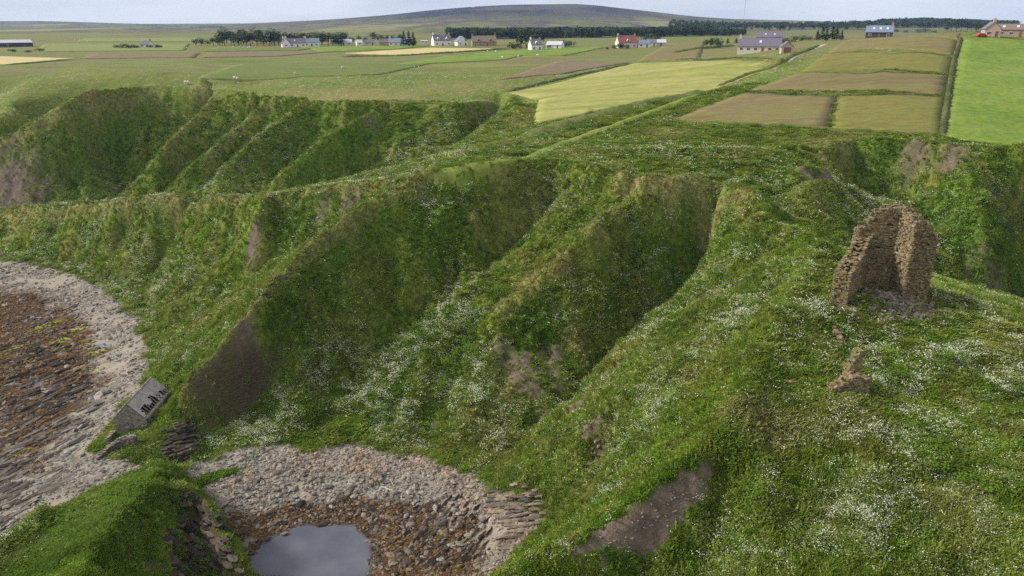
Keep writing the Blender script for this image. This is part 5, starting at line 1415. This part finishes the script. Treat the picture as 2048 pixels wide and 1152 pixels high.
house(1757, 76, 42, 9, 2.8, 3.0, W_DARK, R_BLUE, 'house with blue slate roof and three skylights on the crest by the lane', 0, wins=3, sky=3, chim=2)
house(2030, 74, 76, 10, 2.8, 2.2, W_STONE, R_BROWN, 'long brown-roofed building above the bright green pasture', 0, wins=6, sky=3, chim=0)
house(1984, 73.5, 22, 8, 3.0, 2.6, W_PINK, R_SLATE, 'pinkish gabled house next to the long brown-roofed building', .2, axis='y', wins=2, chim=1)
# ---------------------------------------------------------------- car, masts, sheep
p = hit(1962, 74); car = thing('parked_car', (p.x, p.y, p.z), .1, 'red hatchback car parked beside the pinkish gabled house', 'car')
M_RED = paint('red_paint', (.45,.03,.035), .25, .02); M_TYRE = paint('tyre', (.02,.02,.02))
m = MB(); side = [(-2.0, .35), (2.0, .35), (2.05, .75), (1.2, .95), (.6, 1.45), (-1.2, 1.48), (-1.9, 1.0), (-2.05, .7)]
m.add([(x, y, z) for y in (-.85, .85) for x, z in side], [tuple(range(8))[::-1], tuple(range(8, 16))] + [(i, (i + 1) % 8, 8 + (i + 1) % 8, 8 + i) for i in range(8)]); m.build('body', M_RED, car)
for x0, x1, t0, t1 in ((-1.1, -.2, -1.2, -.2), (-.1, 1.0, -.1, .55)):
    m = MB(); m.add([(x0, -.87, .98), (x1, -.87, .98), (t1, -.86, 1.38), (t0, -.86, 1.38)], [(0, 1, 2, 3)]); m.build('window', M_GLASS, car)
for x in (-1.25, 1.25):
    for y in (-.86, .7):
        m = MB(); m.tube((x, y, .32), (x, y + .18, .32), .32, .32, 12); m.build('wheel', M_TYRE, car)
M_STEEL = paint('mast_steel', (.30,.31,.33), .5, .05)
def mast(u, v0, v1, y, w, label):
    a = PY(u, v0, y); zb = float(hz(a[0], y)); H = PY(u, v1, y)[2] - zb
    r = thing('lattice_mast', (a[0], y, zb), 0, label, 'mast')
    for k in range(3):
        q = k * 2.094; c = (math.cos(q) * w, math.sin(q) * w)
        m = MB(); m.tube((c[0], c[1], -2), (c[0] * .6, c[1] * .6, H), .22, .16, 4); m.build('leg', M_STEEL, r)
    m = MB(); n = int(H / 4)
    for i in range(n):
        for k in range(3):
            q, q2 = k * 2.094, (k + 1) * 2.094; m.tube((math.cos(q) * w, math.sin(q) * w, i * 4), (math.cos(q2) * w * .9, math.sin(q2) * w * .9, i * 4 + 4), .08, .08, 3)
    m.build('bracing', M_STEEL, r)
mast(1487, 42, -18, 3300, 1.2, 'tall thin lattice mast on the sloping flank of the broad hill')
mast(1162, 14, 1, 3560, .9, 'short mast on the summit of the broad hill')
ts = NT('fleece'); M_FLEECE = ts.col((.62,.58,.50), .95)
m = MB(); random.seed(9); m.blobby((0, 0, .62), .42, 8, 6, .12, (1.35, .8, .85)); m.blobby((.68, 0, .82), .17, 6, 5, .05, (1.3, .8, .9))
for x in (-.32, .32):
    for y in (-.16, .16): m.tube((x, y, 0), (x, y, .45), .05, .06, 5)
sheep_me = bpy.data.meshes.new('sheep'); sheep_me.from_pydata(m.v, [], m.f); sheep_me.materials.append(M_FLEECE); sheep_me.update()
for k, (u, v) in enumerate([(470,160),(475,161),(372,169),(377,170),(685,139),(437,98),(467,97),(489,97),(496,98),(500,97),(480,97),(975,105),(1037,116),(992,106),(590,151),(1075,114),(150,82),(160,83),(175,84),(1005,118)]):
    p = hit(u, v); o = bpy.data.objects.new('sheep', sheep_me); C.objects.link(o); o.location = p + Vector((0, 0, .25)); s_ = 1.25; o.scale = (s_,) * 3; o.rotation_euler = (0, 0, random.random() * 6.28)
    tag(o, 'white sheep grazing in the open pasture on the plateau', 'sheep', 'sheep grazing on the plateau')
# ---------------------------------------------------------------- thin sea haze
m = MB(); m.box(-6500, 6500, -400, 8200, -6, 330)
hz_m = bpy.data.materials.new('haze_air'); hz_m.use_nodes = True
nn = hz_m.node_tree.nodes; nn.clear()
ho = nn.new('ShaderNodeOutputMaterial'); hv = nn.new('ShaderNodeVolumePrincipled')
hv.inputs['Color'].default_value = (.42, .62, 1.0, 1); hv.inputs['Density'].default_value = 6.5e-5; hv.inputs['Anisotropy'].default_value = 0.0
hz_m.node_tree.links.new(hv.outputs[0], ho.inputs['Volume'])
o = m.build('haze', hz_m); o['kind'] = 'stuff'
